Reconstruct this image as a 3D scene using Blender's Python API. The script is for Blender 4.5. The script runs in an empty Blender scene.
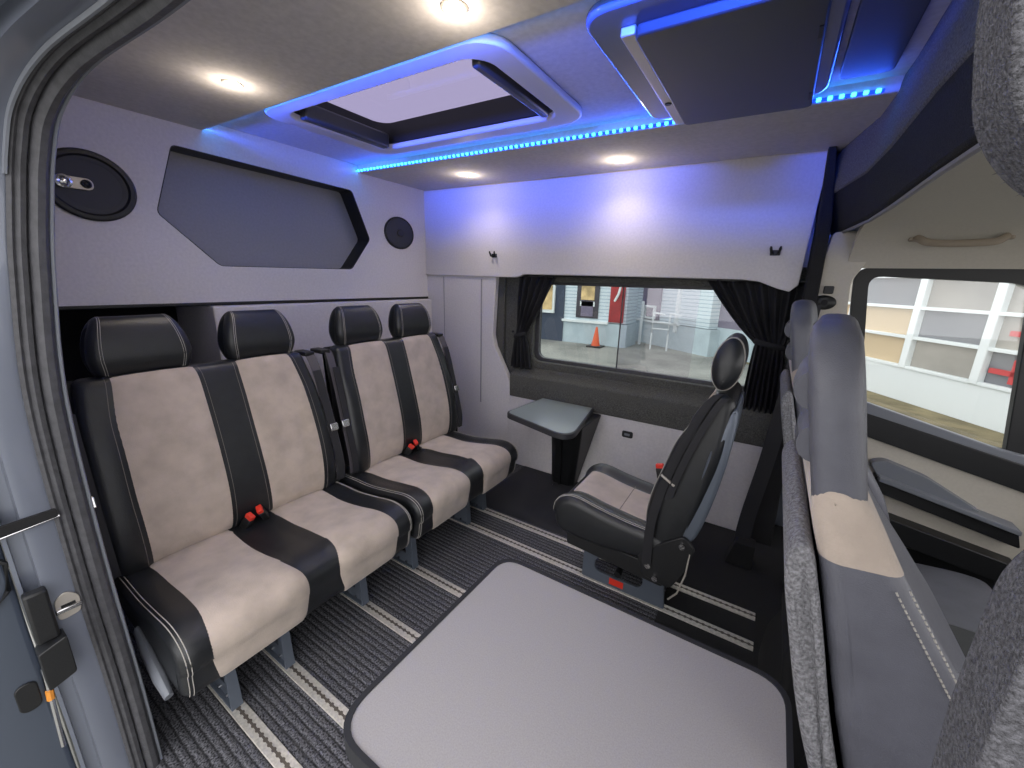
import bpy, bmesh, math, random
from mathutils import Vector, Matrix
random.seed(7)
C = bpy.context.scene.collection
PI = math.pi
# ------------------------------------------------------------------ helpers
def lin(c):
    c = c / 255.0
    return c / 12.92 if c <= 0.04045 else ((c + 0.055) / 1.055) ** 2.4
def rgb(r, g, b): return (lin(r), lin(g), lin(b), 1.0)

def mat(name, col, rough=0.6, metal=0.0, nscale=0, var=0.0, bump=0.0, bscale=None, coat=0.0, spec=0.5, detail=4.0, sheen=0.0, stretch=None):
    m = bpy.data.materials.new(name); m.use_nodes = True
    nt = m.node_tree; b = nt.nodes['Principled BSDF']
    b.inputs['Base Color'].default_value = col
    b.inputs['Roughness'].default_value = rough
    b.inputs['Metallic'].default_value = metal
    b.inputs['Coat Weight'].default_value = coat
    b.inputs['Specular IOR Level'].default_value = spec
    b.inputs['Sheen Weight'].default_value = sheen
    if nscale or bump:
        tc = nt.nodes.new('ShaderNodeTexCoord'); mp = nt.nodes.new('ShaderNodeMapping')
        nt.links.new(tc.outputs['Object'], mp.inputs['Vector'])
        if stretch: mp.inputs['Scale'].default_value = stretch
    if nscale and var:
        n = nt.nodes.new('ShaderNodeTexNoise'); n.inputs['Scale'].default_value = nscale; n.inputs['Detail'].default_value = detail
        nt.links.new(mp.outputs['Vector'], n.inputs['Vector'])
        r = nt.nodes.new('ShaderNodeValToRGB')
        r.color_ramp.elements[0].position = 0.32; r.color_ramp.elements[1].position = 0.68
        r.color_ramp.elements[0].color = tuple(max(0, c * (1 - var)) for c in col[:3]) + (1,)
        r.color_ramp.elements[1].color = tuple(min(1, c * (1 + var)) for c in col[:3]) + (1,)
        nt.links.new(n.outputs['Fac'], r.inputs['Fac']); nt.links.new(r.outputs['Color'], b.inputs['Base Color'])
    if bump:
        n2 = nt.nodes.new('ShaderNodeTexNoise'); n2.inputs['Scale'].default_value = bscale or nscale; n2.inputs['Detail'].default_value = 3
        nt.links.new(mp.outputs['Vector'], n2.inputs['Vector'])
        bp = nt.nodes.new('ShaderNodeBump'); bp.inputs['Strength'].default_value = bump; bp.inputs['Distance'].default_value = 0.004
        nt.links.new(n2.outputs['Fac'], bp.inputs['Height']); nt.links.new(bp.outputs['Normal'], b.inputs['Normal'])
    return m

def emis(name, col, s):
    m = bpy.data.materials.new(name); m.use_nodes = True; nt = m.node_tree
    b = nt.nodes['Principled BSDF']; b.inputs['Base Color'].default_value = (0, 0, 0, 1)
    b.inputs['Emission Color'].default_value = col; b.inputs['Emission Strength'].default_value = s
    return m

def glassmat(name, tint, gloss=0.06, rough=0.02):
    m = bpy.data.materials.new(name); m.use_nodes = True; nt = m.node_tree
    nt.nodes.remove(nt.nodes['Principled BSDF']); out = nt.nodes['Material Output']
    t = nt.nodes.new('ShaderNodeBsdfTransparent'); t.inputs['Color'].default_value = tint
    g = nt.nodes.new('ShaderNodeBsdfGlossy'); g.inputs['Roughness'].default_value = rough
    mx = nt.nodes.new('ShaderNodeMixShader'); mx.inputs[0].default_value = gloss
    nt.links.new(t.outputs[0], mx.inputs[1]); nt.links.new(g.outputs[0], mx.inputs[2]); nt.links.new(mx.outputs[0], out.inputs['Surface'])
    return m

M = {}
M['wall'] = mat('pale_grey_lining', rgb(212, 208, 208), 0.85, 0, 90, 0.05, 0.15, 500)
M['ceil'] = mat('grey_suede_headlining', rgb(202, 198, 197), 0.95, 0, 60, 0.07, 0.15, 600)
M['recess'] = mat('mid_grey_lining', rgb(150, 149, 153), 0.85, 0, 90, 0.04, 0.15, 500)
M['carpet_pillar'] = mat('dark_grey_hairy_felt', rgb(92, 92, 97), 1.0, 0, 500, 0.5, 0.9, 700, detail=5)
M['carpet_strip'] = mat('dark_flat_carpet', rgb(54, 54, 58), 1.0, 0, 260, 0.5, 0.8, 300)
M['carpet_dark'] = mat('charcoal_felt', rgb(84, 84, 80), 1.0, 0, 260, 0.6, 0.9, 300, detail=5)
M['header_felt'] = mat('header_grey_felt', rgb(104, 104, 108), 1.0, 0, 240, 0.45, 0.9, 300, detail=5)
M['carpet_grey'] = mat('grey_felt_carpet', rgb(128, 128, 132), 1.0, 0, 240, 0.45, 0.9, 300, detail=5)
M['carpet_black'] = mat('black_felt_carpet', rgb(36, 36, 38), 1.0, 0, 240, 0.4, 0.8, 300)
M['leather'] = mat('black_leather', rgb(32, 34, 37), 0.34, 0, 30, 0.12, 0.22, 450, spec=0.55)
M['leather_cab'] = mat('charcoal_vinyl', rgb(94, 95, 104), 0.38, 0, 20, 0.1, 0.25, 700, spec=0.5)
M['suede'] = mat('beige_suede', rgb(184, 170, 158), 0.95, 0, 14, 0.13, 0.25, 300, sheen=0.3, detail=6)
M['stitch'] = mat('pale_stitching_thread', rgb(172, 168, 162), 0.8)
M['seam'] = mat('grey_seam_thread', rgb(120, 114, 108), 0.8)
M['plastic'] = mat('black_plastic', rgb(26, 27, 29), 0.45, 0, 0, 0, 0.1, 300)
M['plastic_matt'] = mat('matt_black_plastic', rgb(20, 20, 22), 0.8)
M['grey_plastic'] = mat('grey_plastic', rgb(120, 124, 132), 0.45)
M['rubber'] = mat('black_rubber_seal', rgb(70, 70, 74), 0.5, 0, 60, 0.2, 0.2, 200)
M['alu'] = mat('aluminium', rgb(214, 210, 202), 0.5, 0.4, 120, 0.15)
M['alu_hole'] = mat('dark_rail_recess', rgb(105, 98, 92), 0.6, 0.4)
M['steel_blue'] = mat('grey_blue_painted_steel', rgb(98, 106, 118), 0.42, 0.25)
M['chrome'] = mat('bright_steel', rgb(210, 210, 212), 0.2, 1.0)
M['red'] = mat('red_plastic', rgb(226, 58, 40), 0.4)
M['webbing'] = mat('black_webbing', rgb(38, 38, 42), 0.75, 0, 0, 0, 0.2, 800)
M['webbing_grey'] = mat('grey_webbing', rgb(84, 80, 86), 0.7)
M['table_top'] = mat('grey_speckled_laminate', rgb(156, 153, 154), 0.5, 0, 420, 0.09)
M['table_edge'] = mat('dark_grey_edge_trim', rgb(55, 56, 60), 0.5)
M['rim'] = mat('charcoal_rim', rgb(44, 45, 49), 0.65, spec=0.25)
M['side_top'] = mat('grey_green_laminate', rgb(140, 150, 150), 0.28, 0, 420, 0.07)
M['curtain'] = mat('black_curtain_cloth', rgb(27, 27, 31), 0.85, 0, 0, 0, 0.15, 600)
M['cream'] = mat('cream_plastic_trim', rgb(196, 190, 178), 0.7, 0, 120, 0.03)
M['body'] = mat('blue_grey_car_paint', rgb(130, 136, 150), 0.3, 0.35, 0, 0, 0, coat=0.5)
M['body_dark'] = mat('dark_slate_car_paint', rgb(76, 84, 98), 0.38, 0.3, coat=0.4)
M['white_frame'] = mat('white_plastic_frame', rgb(212, 210, 214), 0.5)
M['panel_dark'] = mat('dark_gloss_panel', rgb(56, 58, 64), 0.4)
M['glass_side'] = glassmat('tinted_side_glass', (0.80, 0.84, 0.84, 1), 0.045)
M['glass_cab'] = glassmat('clear_cab_glass', (0.93, 0.95, 0.95, 1), 0.07)
M['glass_roof'] = glassmat('milky_roof_glass', (0.42, 0.40, 0.50, 1), 0.05)
M['acrylic'] = mat('smoked_acrylic', rgb(90, 95, 120), 0.15)
M['speaker'] = mat('dark_speaker_mesh', rgb(50, 52, 58), 0.6, 0, 900, 0.3)
M['led_blue'] = emis('blue_led', (0.02, 0.28, 1.0, 1), 9.0)
M['led_tape'] = mat('led_tape', rgb(60, 90, 200), 0.4)
M['lamp'] = emis('warm_lamp', (1.0, 0.83, 0.62, 1), 14.0)
M['lamp_ring'] = mat('brushed_lamp_ring', rgb(190, 184, 176), 0.4, 0.5)

class MB:
    def __init__(s): s.v = []; s.f = []; s.m = []
    def add(s, vs, fs, mi=0):
        o = len(s.v); s.v += [tuple(v) for v in vs]
        for f in fs: s.f.append(tuple(i + o for i in f)); s.m.append(mi)
        return s
    def box(s, x0, x1, y0, y1, z0, z1, mi=0, T=None):
        vs = [Vector(p) for p in [(x0,y0,z0),(x1,y0,z0),(x1,y1,z0),(x0,y1,z0),(x0,y0,z1),(x1,y0,z1),(x1,y1,z1),(x0,y1,z1)]]
        if T: vs = [T @ v for v in vs]
        return s.add(vs, [(0,3,2,1),(4,5,6,7),(0,1,5,4),(1,2,6,5),(2,3,7,6),(3,0,4,7)], mi)
    def tube(s, pts, r, n=8, mi=0, closed=False, rz=None):
        pts = [Vector(p) for p in pts]; rings = []; N = len(pts)
        up = Vector((0, 0, 1))
        for i, p in enumerate(pts):
            a = pts[i-1] if (i or closed) else p; b = pts[(i+1) % N] if (i < N-1 or closed) else p
            t = (b - a).normalized()
            u = t.cross(up)
            if u.length < 1e-3: u = t.cross(Vector((1, 0, 0)))
            u.normalize(); w = t.cross(u)
            rr = r[i] if isinstance(r, (list, tuple)) else r
            r2 = rz if rz else rr
            rings.append([p + u * rr * math.cos(2*PI*k/n) + w * r2 * math.sin(2*PI*k/n) for k in range(n)])
        vs = [v for R_ in rings for v in R_]; fs = []
        for i in range(N if closed else N-1):
            for k in range(n):
                a = i*n; b = ((i+1) % N)*n
                fs.append((a+k, a+(k+1) % n, b+(k+1) % n, b+k))
        if not closed: fs += [tuple(range(n))[::-1], tuple(range((N-1)*n, N*n))]
        return s.add(vs, fs, mi)
    def cyl(s, a, b, r, n=16, mi=0, r2=None): return s.tube([a, b], [r, r if r2 is None else r2], n, mi)
    def ribbon(s, pts, wdir, w, th=0.0015, mi=0):
        # flat band along pts with half width w in direction wdir
        pts = [Vector(p) for p in pts]; wd = Vector(wdir).normalized(); vs = []
        for i, p in enumerate(pts):
            a = pts[max(0, i-1)]; b = pts[min(len(pts)-1, i+1)]
            n = (b-a).cross(wd).normalized()
            vs += [p - wd*w - n*th, p + wd*w - n*th, p + wd*w + n*th, p - wd*w + n*th]
        fs = [(0,1,2,3)]; L = len(pts)
        for i in range(L-1):
            for k in range(4): fs.append((i*4+k, i*4+(k+1) % 4, (i+1)*4+(k+1) % 4, (i+1)*4+k))
        fs.append(tuple(range((L-1)*4, L*4))[::-1])
        return s.add(vs, fs, mi)
    def rings(s, rings, mi=0, closed=True, caps=True):
        n = len(rings[0]); vs = [v for R_ in rings for v in R_]; fs = []
        for i in range(len(rings)-1):
            for k in range(n if closed else n-1):
                fs.append((i*n+k, i*n+(k+1) % n, (i+1)*n+(k+1) % n, (i+1)*n+k))
        if caps and closed: fs += [tuple(range(n))[::-1], tuple(range((len(rings)-1)*n, len(rings)*n))]
        return s.add(vs, fs, mi)
    def prism(s, poly, a, b, fn, holes=(), mi=0):
        # polygon (2d) with optional holes extruded between depth a and b; fn(u,v,d)->xyz
        bm = bmesh.new(); loops = []; 
        for lp in [poly] + list(holes):
            vv = [bm.verts.new((p[0], p[1], 0)) for p in lp]
            loops.append(vv)
            for i in range(len(vv)): bm.edges.new((vv[i], vv[(i+1) % len(vv)]))
        if holes: bmesh.ops.triangle_fill(bm, use_beauty=True, edges=bm.edges[:])
        else: bm.faces.new(loops[0])
        bm.verts.index_update()
        fl = [tuple(v.index for v in f.verts) for f in bm.faces]; pv = [(v.co.x, v.co.y) for v in bm.verts]
        li = [[v.index for v in lp] for lp in loops]; bm.free()
        n = len(pv)
        vs = [Vector(fn(p[0], p[1], a)) for p in pv] + [Vector(fn(p[0], p[1], b)) for p in pv]
        fs = list(fl) + [tuple(i + n for i in f[::-1]) for f in fl]
        for lp in li:
            for i in range(len(lp)): 
                j = lp[(i+1) % len(lp)]; fs.append((lp[i], lp[i]+n, j+n, j))
        return s.add(vs, fs, mi)
    def lathe(s, prof, c, ax='z', n=32, mi=0, sx=1, sy=1):
        rg = []
        for r, h in prof:
            ring = []
            for k in range(n):
                a = 2*PI*k/n; u = r*math.cos(a)*sx; v = r*math.sin(a)*sy
                if ax == 'z': ring.append(Vector(c) + Vector((u, v, h)))
                elif ax == 'x': ring.append(Vector(c) + Vector((h, u, v)))
                else: ring.append(Vector(c) + Vector((u, h, v)))
            rg.append(ring)
        return s.rings(rg, mi)
    def build(s, name, mats, parent=None, smooth=False, bevel=0, seg=2, sub=0, angle=35):
        me = bpy.data.meshes.new(name); me.from_pydata([tuple(v) for v in s.v], [], s.f)
        if not isinstance(mats, (list, tuple)): mats = [mats]
        for m in mats: me.materials.append(m)
        for p, mi in zip(me.polygons, s.m): p.material_index = mi
        bm = bmesh.new(); bm.from_mesh(me); bmesh.ops.recalc_face_normals(bm, faces=bm.faces[:]); bm.to_mesh(me); bm.free()
        o = bpy.data.objects.new(name, me); C.objects.link(o)
        if parent: o.parent = parent
        if bevel:
            b = o.modifiers.new('bevel', 'BEVEL'); b.width = bevel; b.segments = seg; b.limit_method = 'ANGLE'; b.angle_limit = math.radians(angle)
        if sub:
            q = o.modifiers.new('sub', 'SUBSURF'); q.levels = sub; q.render_levels = sub
        if smooth or bevel or sub:
            for p in me.polygons: p.use_smooth = True
            if not sub:
                me.set_sharp_from_angle(angle=math.radians(38))
        return o

def tag(o, label, cat, group=None, kind=None):
    o['label'] = label; o['category'] = cat
    if group: o['group'] = group
    if kind: o['kind'] = kind
    return o
def thing(name, label, cat, loc=(0, 0, 0), rz=0, group=None):
    o = bpy.data.objects.new(name, None); C.objects.link(o); o.location = loc; o.rotation_euler = (0, 0, rz)
    o.empty_display_size = 0.05
    return tag(o, label, cat, group)
def struct(o, label=None):
    o['kind'] = 'structure'
    if label: o['label'] = label
    return o
def copy_tree(o, parent=None):
    c = o.copy(); C.objects.link(c)
    if parent: c.parent = parent
    for ch in list(o.children): copy_tree(ch, c)
    return c

def smooth_closed(ctrl, per=6):
    out = []; n = len(ctrl)
    for i in range(n):
        p0, p1, p2, p3 = [Vector(ctrl[(i+k-1) % n]) for k in range(4)]
        for j in range(per):
            t = j / per
            out.append(0.5*((2*p1)+(-p0+p2)*t+(2*p0-5*p1+4*p2-p3)*t*t+(-p0+3*p1-3*p2+p3)*t**3))
    return out
def smooth_open(ctrl, per=6):
    out = []; n = len(ctrl); P = [Vector(c) for c in ctrl]
    for i in range(n-1):
        p0 = P[max(0, i-1)]; p1 = P[i]; p2 = P[i+1]; p3 = P[min(n-1, i+2)]
        for j in range(per):
            t = j / per
            out.append(0.5*((2*p1)+(-p0+p2)*t+(2*p0-5*p1+4*p2-p3)*t*t+(-p0+3*p1-3*p2+p3)*t**3))
    out.append(P[-1]); return out
def rrect(x0, x1, y0, y1, r, n=6):
    rs = r if isinstance(r, (list, tuple)) else [r]*4   # order: (x0,y0),(x1,y0),(x1,y1),(x0,y1)
    out = []
    for (cx, cy, a0), q in zip([(x0+rs[0], y0+rs[0], PI), (x1-rs[1], y0+rs[1], 1.5*PI), (x1-rs[2], y1-rs[2], 0), (x0+rs[3], y1-rs[3], 0.5*PI)], rs):
        for k in range(n+1):
            a = a0 + 0.5*PI*k/n
            out.append((cx + q*math.cos(a), cy + q*math.sin(a)))
    return out
def rpoly(pts, r, n=4):
    # polygon with rounded corners
    out = []; N = len(pts)
    for i in range(N):
        p = Vector(pts[i][:2]); a = Vector(pts[i-1][:2]); b = Vector(pts[(i+1) % N][:2])
        rr = r[i] if isinstance(r, (list, tuple)) else r
        d1 = (a-p); d2 = (b-p); l = min(rr, d1.length*0.45, d2.length*0.45)
        s = p + d1.normalized()*l; e = p + d2.normalized()*l
        for k in range(n+1):
            t = k/n; out.append(tuple(s*(1-t)**2 + p*2*t*(1-t) + e*t*t))
    return out

class Pad:
    """upholstered pad: closed xz profile swept along y with rounded ends and a bump field"""
    def __init__(s, ctrl, y0, y1, r, bump=None, per=6, yscale=None):
        s.P = smooth_closed([(c[0], c[1]) for c in ctrl], per); s.y0 = y0; s.y1 = y1; s.r = r
        n = len(s.P); s.N = []
        cen = sum((p for p in s.P), Vector((0, 0)))/n
        for i in range(n):
            t = s.P[(i+1) % n]-s.P[i-1]; nn = Vector((t.y, -t.x)).normalized(); s.N.append(nn)
        area = sum(s.P[i-1].x*s.P[i].y-s.P[i].x*s.P[i-1].y for i in range(n))
        if area < 0: s.N = [-q for q in s.N]
        s.bump = bump or (lambda t, y, p: 0); s.ys = yscale or (lambda y, p: y)
    def pt(s, t, y, off=0):
        n = len(s.P); i = int(math.floor(t)) % n; f = t-math.floor(t); j = (i+1) % n
        p = s.P[i]*(1-f)+s.P[j]*f; nn = (s.N[i]*(1-f)+s.N[j]*f).normalized()
        # end rounding
        d = min(y-s.y0, s.y1-y); ins = 0
        if d < s.r: ins = s.r*(1-math.sqrt(max(0, 1-(1-d/s.r)**2)))
        q = p + nn*(off - ins + s.bump(t, y, p))
        return Vector((q.x, s.ys(y, p), q.y))
    def mesh(s, mb, ny=24, mi=0):
        ysv = [s.y0 + s.r*(1-math.cos(a*PI/2/5)) for a in range(6)]
        ysv += [s.y0+s.r+(s.y1-s.y0-2*s.r)*k/ny for k in range(1, ny)]
        ysv += [s.y1 - s.r*(1-math.cos((5-a)*PI/2/5)) for a in range(6)]
        n = len(s.P)
        mb.rings([[s.pt(k, y) for k in range(n)] for y in ysv], mi)
        return mb
    def patch(s, mb, t0, t1, ya, yb, off=0.004, nt=28, ny=10, mi=0):
        vs = []; 
        for i in range(nt+1):
            t = t0+(t1-t0)*i/nt
            a = ya(i/nt) if callable(ya) else ya; b = yb(i/nt) if callable(yb) else yb
            for j in range(ny+1):
                e = min(j, ny-j, i*1.0, nt-i)
                o = -0.004 if e == 0 else off*(1 if e > 1 else 0.8)
                vs.append(s.pt(t, a+(b-a)*j/ny, o))
        fs = [(i*(ny+1)+j, i*(ny+1)+j+1, (i+1)*(ny+1)+j+1, (i+1)*(ny+1)+j) for i in range(nt) for j in range(ny)]
        return mb.add(vs, fs, mi)
    def line(s, t0, t1, y, off=0.001, n=24):
        return [s.pt(t0+(t1-t0)*k/n, y(k/n) if callable(y) else y, off) for k in range(n+1)]
#@@END_HELPERS

# ------------------------------------------------------------------ camera
cam = bpy.data.cameras.new('camera'); co = bpy.data.objects.new('camera', cam); C.objects.link(co)
R = Matrix(((0.8406181, 0.15729357, -0.51828559), (0.54098686, -0.19727716, 0.81756647), (0.02635204, -0.96764686, -0.25092851)))
mw = Matrix(((R[0][0], -R[0][1], -R[0][2], 2.2), (R[1][0], -R[1][1], -R[1][2], -0.5), (R[2][0], -R[2][1], -R[2][2], 1.27), (0, 0, 0, 1)))
co.matrix_world = mw; cam.sensor_fit = 'HORIZONTAL'; cam.sensor_width = 36; cam.lens = 36*401.9925/1024; cam.clip_start = 0.02; cam.clip_end = 200
bpy.context.scene.camera = co

ZS = 1.86     # soffit height
ZR = 1.90     # raised ceiling
# ------------------------------------------------------------------ floor
def floor_mat():
    m = bpy.data.materials.new('ribbed_carpet'); m.use_nodes = True; nt = m.node_tree; b = nt.nodes['Principled BSDF']
    b.inputs['Roughness'].default_value = 1.0
    tc = nt.nodes.new('ShaderNodeTexCoord')
    w = nt.nodes.new('ShaderNodeTexWave'); w.wave_type = 'BANDS'; w.bands_direction = 'Y'; w.inputs['Scale'].default_value = 14.6
    w.inputs['Distortion'].default_value = 0.6; w.inputs['Detail'].default_value = 1
    nt.links.new(tc.outputs['Object'], w.inputs['Vector'])
    n = nt.nodes.new('ShaderNodeTexNoise'); n.inputs['Scale'].default_value = 190; n.inputs['Detail'].default_value = 3
    nt.links.new(tc.outputs['Object'], n.inputs['Vector'])
    r1 = nt.nodes.new('ShaderNodeValToRGB'); r1.color_ramp.elements[0].position = 0.02; r1.color_ramp.elements[1].position = 0.30
    r1.color_ramp.elements[0].color = (0.30, 0.30, 0.30, 1); r1.color_ramp.elements[1].color = (1, 1, 1, 1)
    nt.links.new(w.outputs['Fac'], r1.inputs['Fac'])
    r2 = nt.nodes.new('ShaderNodeValToRGB'); r2.color_ramp.elements[0].position = 0.36; r2.color_ramp.elements[1].position = 0.66
    r2.color_ramp.elements[0].color = rgb(28, 29, 35); r2.color_ramp.elements[1].color = rgb(124, 124, 130)
    nt.links.new(n.outputs['Fac'], r2.inputs['Fac'])
    mx = nt.nodes.new('ShaderNodeMixRGB'); mx.blend_type = 'MULTIPLY'; mx.inputs[0].default_value = 1
    nt.links.new(r1.outputs['Color'], mx.inputs[1]); nt.links.new(r2.outputs['Color'], mx.inputs[2]); nt.links.new(mx.outputs[0], b.inputs['Base Color'])
    bp = nt.nodes.new('ShaderNodeBump'); bp.inputs['Strength'].default_value = 0.6; bp.inputs['Distance'].default_value = 0.004
    nt.links.new(w.outputs['Fac'], bp.inputs['Height']); nt.links.new(bp.outputs['Normal'], b.inputs['Normal'])
    return m
M['ribbed'] = floor_mat()
f = MB().box(-0.45, 2.0, -0.36, 1.95, -0.05, 0.0).build('floor', M['ribbed']); struct(f, 'dark ribbed carpet floor')
f = MB().box(2.0, 3.6, -0.36, 1.95, -0.05, 0.0).box(0.0, 0.0, 0, 0, 0, 0).build('floor', M['carpet_black']); struct(f, 'black carpet floor towards the cab')
f = MB().box(0.9, 2.0, 1.18, 1.76, 0.0, 0.004).build('floor', M['carpet_strip'], bevel=0.001); struct(f, 'plain dark carpet strip along the side wall')

# ------------------------------------------------------------------ seat rails
def rail(y, x0, x1, label):
    t = thing('seat_rail', label, 'rail', (0, y, 0), 0, 'aluminium seat rails in the floor')
    MB().box(x0, x1, -0.021, 0.021, 0.0, 0.006).build('rail_body', M['alu'], t, bevel=0.0015)
    MB().box(x0, x1, -0.003, 0.003, 0.006, 0.0068).build('slot', M['alu_hole'], t)
    mb = MB(); x = x0 + 0.012
    while x < x1 - 0.01:
        mb.lathe([(0.0065, 0.0060), (0.0065, 0.0072)], (x, 0, 0), n=10); x += 0.022
    mb.build('hole_row', M['alu_hole'], t)
    return t
RY = [-0.15, 0.01, 0.32, 0.58, 0.98, 1.14]
rail(RY[0], 0.5, 2.33, 'aluminium seat rail under the left double bench, nearest the door step')
rail(RY[1], 0.5, 2.33, 'aluminium seat rail second from the door, running under the low table')
rail(RY[2], 0.5, 2.33, 'aluminium seat rail at the right front leg of the left double bench')
rail(RY[3], 0.5, 2.33, 'aluminium seat rail at the left front leg of the right double bench')
rail(RY[4], 0.5, 2.33, 'aluminium seat rail along the near side plate of the single seat')
rail(RY[5], 0.5, 2.33, 'aluminium seat rail farthest from the door, under the far side of the single seat')

# ------------------------------------------------------------------ shell: rear wall
fx = lambda u, v, d: (d, u, v)          # plane x = d
fy = lambda u, v, d: (u, d, v)          # plane y = d
fz = lambda u, v, d: (u, v, d)
hole = rpoly([(.29, 1.775), (.20, 1.50), (.405, 1.295), (1.115, 1.305), (1.262, 1.49), (1.152, 1.755)], 0.02)
spk1 = [(0.02+0.118*math.cos(a*PI/16), 1.57+0.118*math.sin(a*PI/16)) for a in range(32)]
wr = MB().prism([(-0.34, 1.13), (1.80, 1.13), (1.80, 1.93), (-0.34, 1.93)], 0.0, -0.07, fx, [hole]).build('wall_rear', M['wall']); struct(wr, 'pale grey lined upper rear panel with a shaped recess')
MB().prism(hole, -0.001, -0.120, fx, [[tuple(Vector(q)+(Vector((0.72,1.53))-Vector(q)).normalized()*0.004) for q in hole]]).build('recess_edge', M['plastic'], wr)
o = MB().prism(hole, -0.112, -0.125, fx).build('recess_panel', M['recess'], wr)
MB().box(-0.07, 0.004, -0.34, 1.78, 1.118, 1.132).build('panel_edge', M['plastic'], wr, bevel=0.003)
struct(MB().box(-0.45, -0.43, -0.36, 1.95, 0, 1.95).build('wall_rear', M['carpet_black']), 'dark rear of the luggage space behind the seats')
bx = MB().prism(rpoly([(-0.40, 0.0), (0.04, 0.0), (0.04, 1.115), (-0.40, 1.115)], [0, 0, 0.012, 0]), 0.335, 1.755, lambda u, v, d: (u, d, v)).build('trim_1', M['wall'], bevel=0.006)
struct(bx, 'pale grey boxed panel behind the seats')

# side wall (far), upper liner panel with curved lower edge over the window
up = [(-0.07, 1.93), (-0.07, 1.29), (0.62, 1.285), (0.78, 1.285)] + [(0.80+0.05*k/4, 1.285+0.02*math.sin(PI/2*k/4)) for k in range(1, 5)]
up += [(2.05, 1.300), (2.12, 1.292), (2.20, 1.262), (2.245, 1.25), (2.275, 1.28), (2.30, 1.93)]
wl = MB().prism(up, 1.745, 1.775, fy).build('wall_left', M['wall'], bevel=0.004); struct(wl, 'pale grey lined upper side panel above the window')
struct(MB().prism([(-0.45, -0.04), (-0.45, 1.29), (0.62, 1.29), (0.60, 0.90), (0.62, 0.82), (0.70, 0.68), (0.745, 0.60), (0.755, 0.5), (0.755, -0.04)], 1.757, 1.80, fy).build('wall_left', M['wall'], bevel=0.005), 'pale grey rear pillar panel beside the window')
struct(MB().box(0.16, 0.165, 1.755, 1.758, 0.0, 1.28).box(0.50, 0.508, 1.752, 1.758, 0.4, 1.27).build('trim_2', M['recess']), 'vertical seam strip on the rear pillar panel')
struct(MB().box(0.757, 2.36, 1.750, 1.79, 0.0, 0.50).build('wall_left', M['wall'], bevel=0.003), 'pale lower side panel under the window ledge')
# window surround (charcoal felt) with glass opening
wo = rrect(0.88, 2.26, 0.745, 1.262, 0.055)
sur = MB().prism([(0.59, 0.62), (2.34, 0.62), (2.34, 1.36), (0.59, 1.36)], 1.822, 1.86, fy, [wo]).build('wall_left', M['carpet_dark'], bevel=0.006); struct(sur, 'charcoal felt window surround')
# ledge: sloping shelf under the window
ld = [(1.822, 0.700), (1.80, 0.672), (1.748, 0.652), (1.742, 0.640), (1.746, 0.495), (1.83, 0.495)]
lg = MB().rings([[Vector((x, y, z)) for y, z in ld] for x in (0.757, 1.2, 1.6, 2.0, 2.36)]).build('trim_3', M['carpet_dark'], bevel=0.006); struct(lg, 'charcoal felt window ledge')
struct(MB().box(0.60, 0.665, 1.80, 1.83, 0.62, 1.30).build('trim_4', M['carpet_dark'], bevel=0.006), 'felt edge of the window surround')
wi = MB().prism(rrect(0.87, 2.27, 0.735, 1.272, 0.06), 1.865, 1.90, fy, [rrect(0.905, 2.235, 0.765, 1.245, 0.05)]).build('window_1', M['rubber'], bevel=0.004); struct(wi, 'long side window')
MB().prism(rrect(0.90, 2.24, 0.76, 1.25, 0.05), 1.874, 1.879, fy).build('pane', M['glass_side'], wi)
MB().prism(rrect(1.45, 1.86, 0.765, 1.245, 0.01), 1.868, 1.872, fy).build('sliding_pane', glassmat('sliding_pane_glass', (0.92, 0.90, 0.92, 1), 0.05), wi)
MB().box(1.445, 1.451, 1.866, 1.873, 0.76, 1.25).build('window_bar', M['rubber'], wi)
# van outer skin (metal) far side, above/below windows, so light only enters through openings
sk = MB().prism([(-0.47, -0.1), (3.7, -0.1), (3.7, 2.02), (-0.47, 2.02)], 1.95, 1.965, fy,
    [rrect(0.84, 2.30, 0.70, 1.30, 0.06), rpoly([(2.46, 0.60), (3.3, 0.55), (3.25, 1.42), (2.44, 1.42)], 0.06)]).build('wall_left', M['body']); struct(sk, 'outer body skin of the far side')
struct(MB().box(-0.47, -0.45, -0.36, 1.96, -0.05, 2.02).build('wall_rear', M['body']), 'outer rear skin')

# ------------------------------------------------------------------ ceiling
hx0, hx1, hy0, hy1 = 0.385, 1.515, 0.440, 1.075
hatch_hole = rrect(hx0+0.02, hx1-0.02, hy0+0.02, hy1-0.02, 0.09)
ce = MB().prism([(-0.07, 0.40), (2.46, 0.40), (2.46, 1.21), (-0.07, 1.21)], ZR, ZR+0.015, fz, [hatch_hole]).build('ceiling', M['ceil']); struct(ce, 'raised centre of the grey ceiling')
struct(MB().box(-0.07, 2.46, 1.20, 1.80, ZS, ZS+0.06).build('ceiling', M['ceil'], bevel=0.004), 'grey ceiling border along the window side')
struct(MB().box(-0.07, 2.46, -0.30, 0.415, ZS, ZS+0.06).build('ceiling', M['ceil'], bevel=0.004), 'grey ceiling border along the door side')
rf = MB().prism([(-0.47, -0.36), (2.5, -0.36), (2.5, 1.96), (-0.47, 1.96)], 1.985, 2.0, fz, [rrect(hx0+0.03, hx1-0.03, hy0+0.03, hy1-0.03, 0.08)]).build('ceiling', M['body']); struct(rf, 'outer roof skin')

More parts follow.
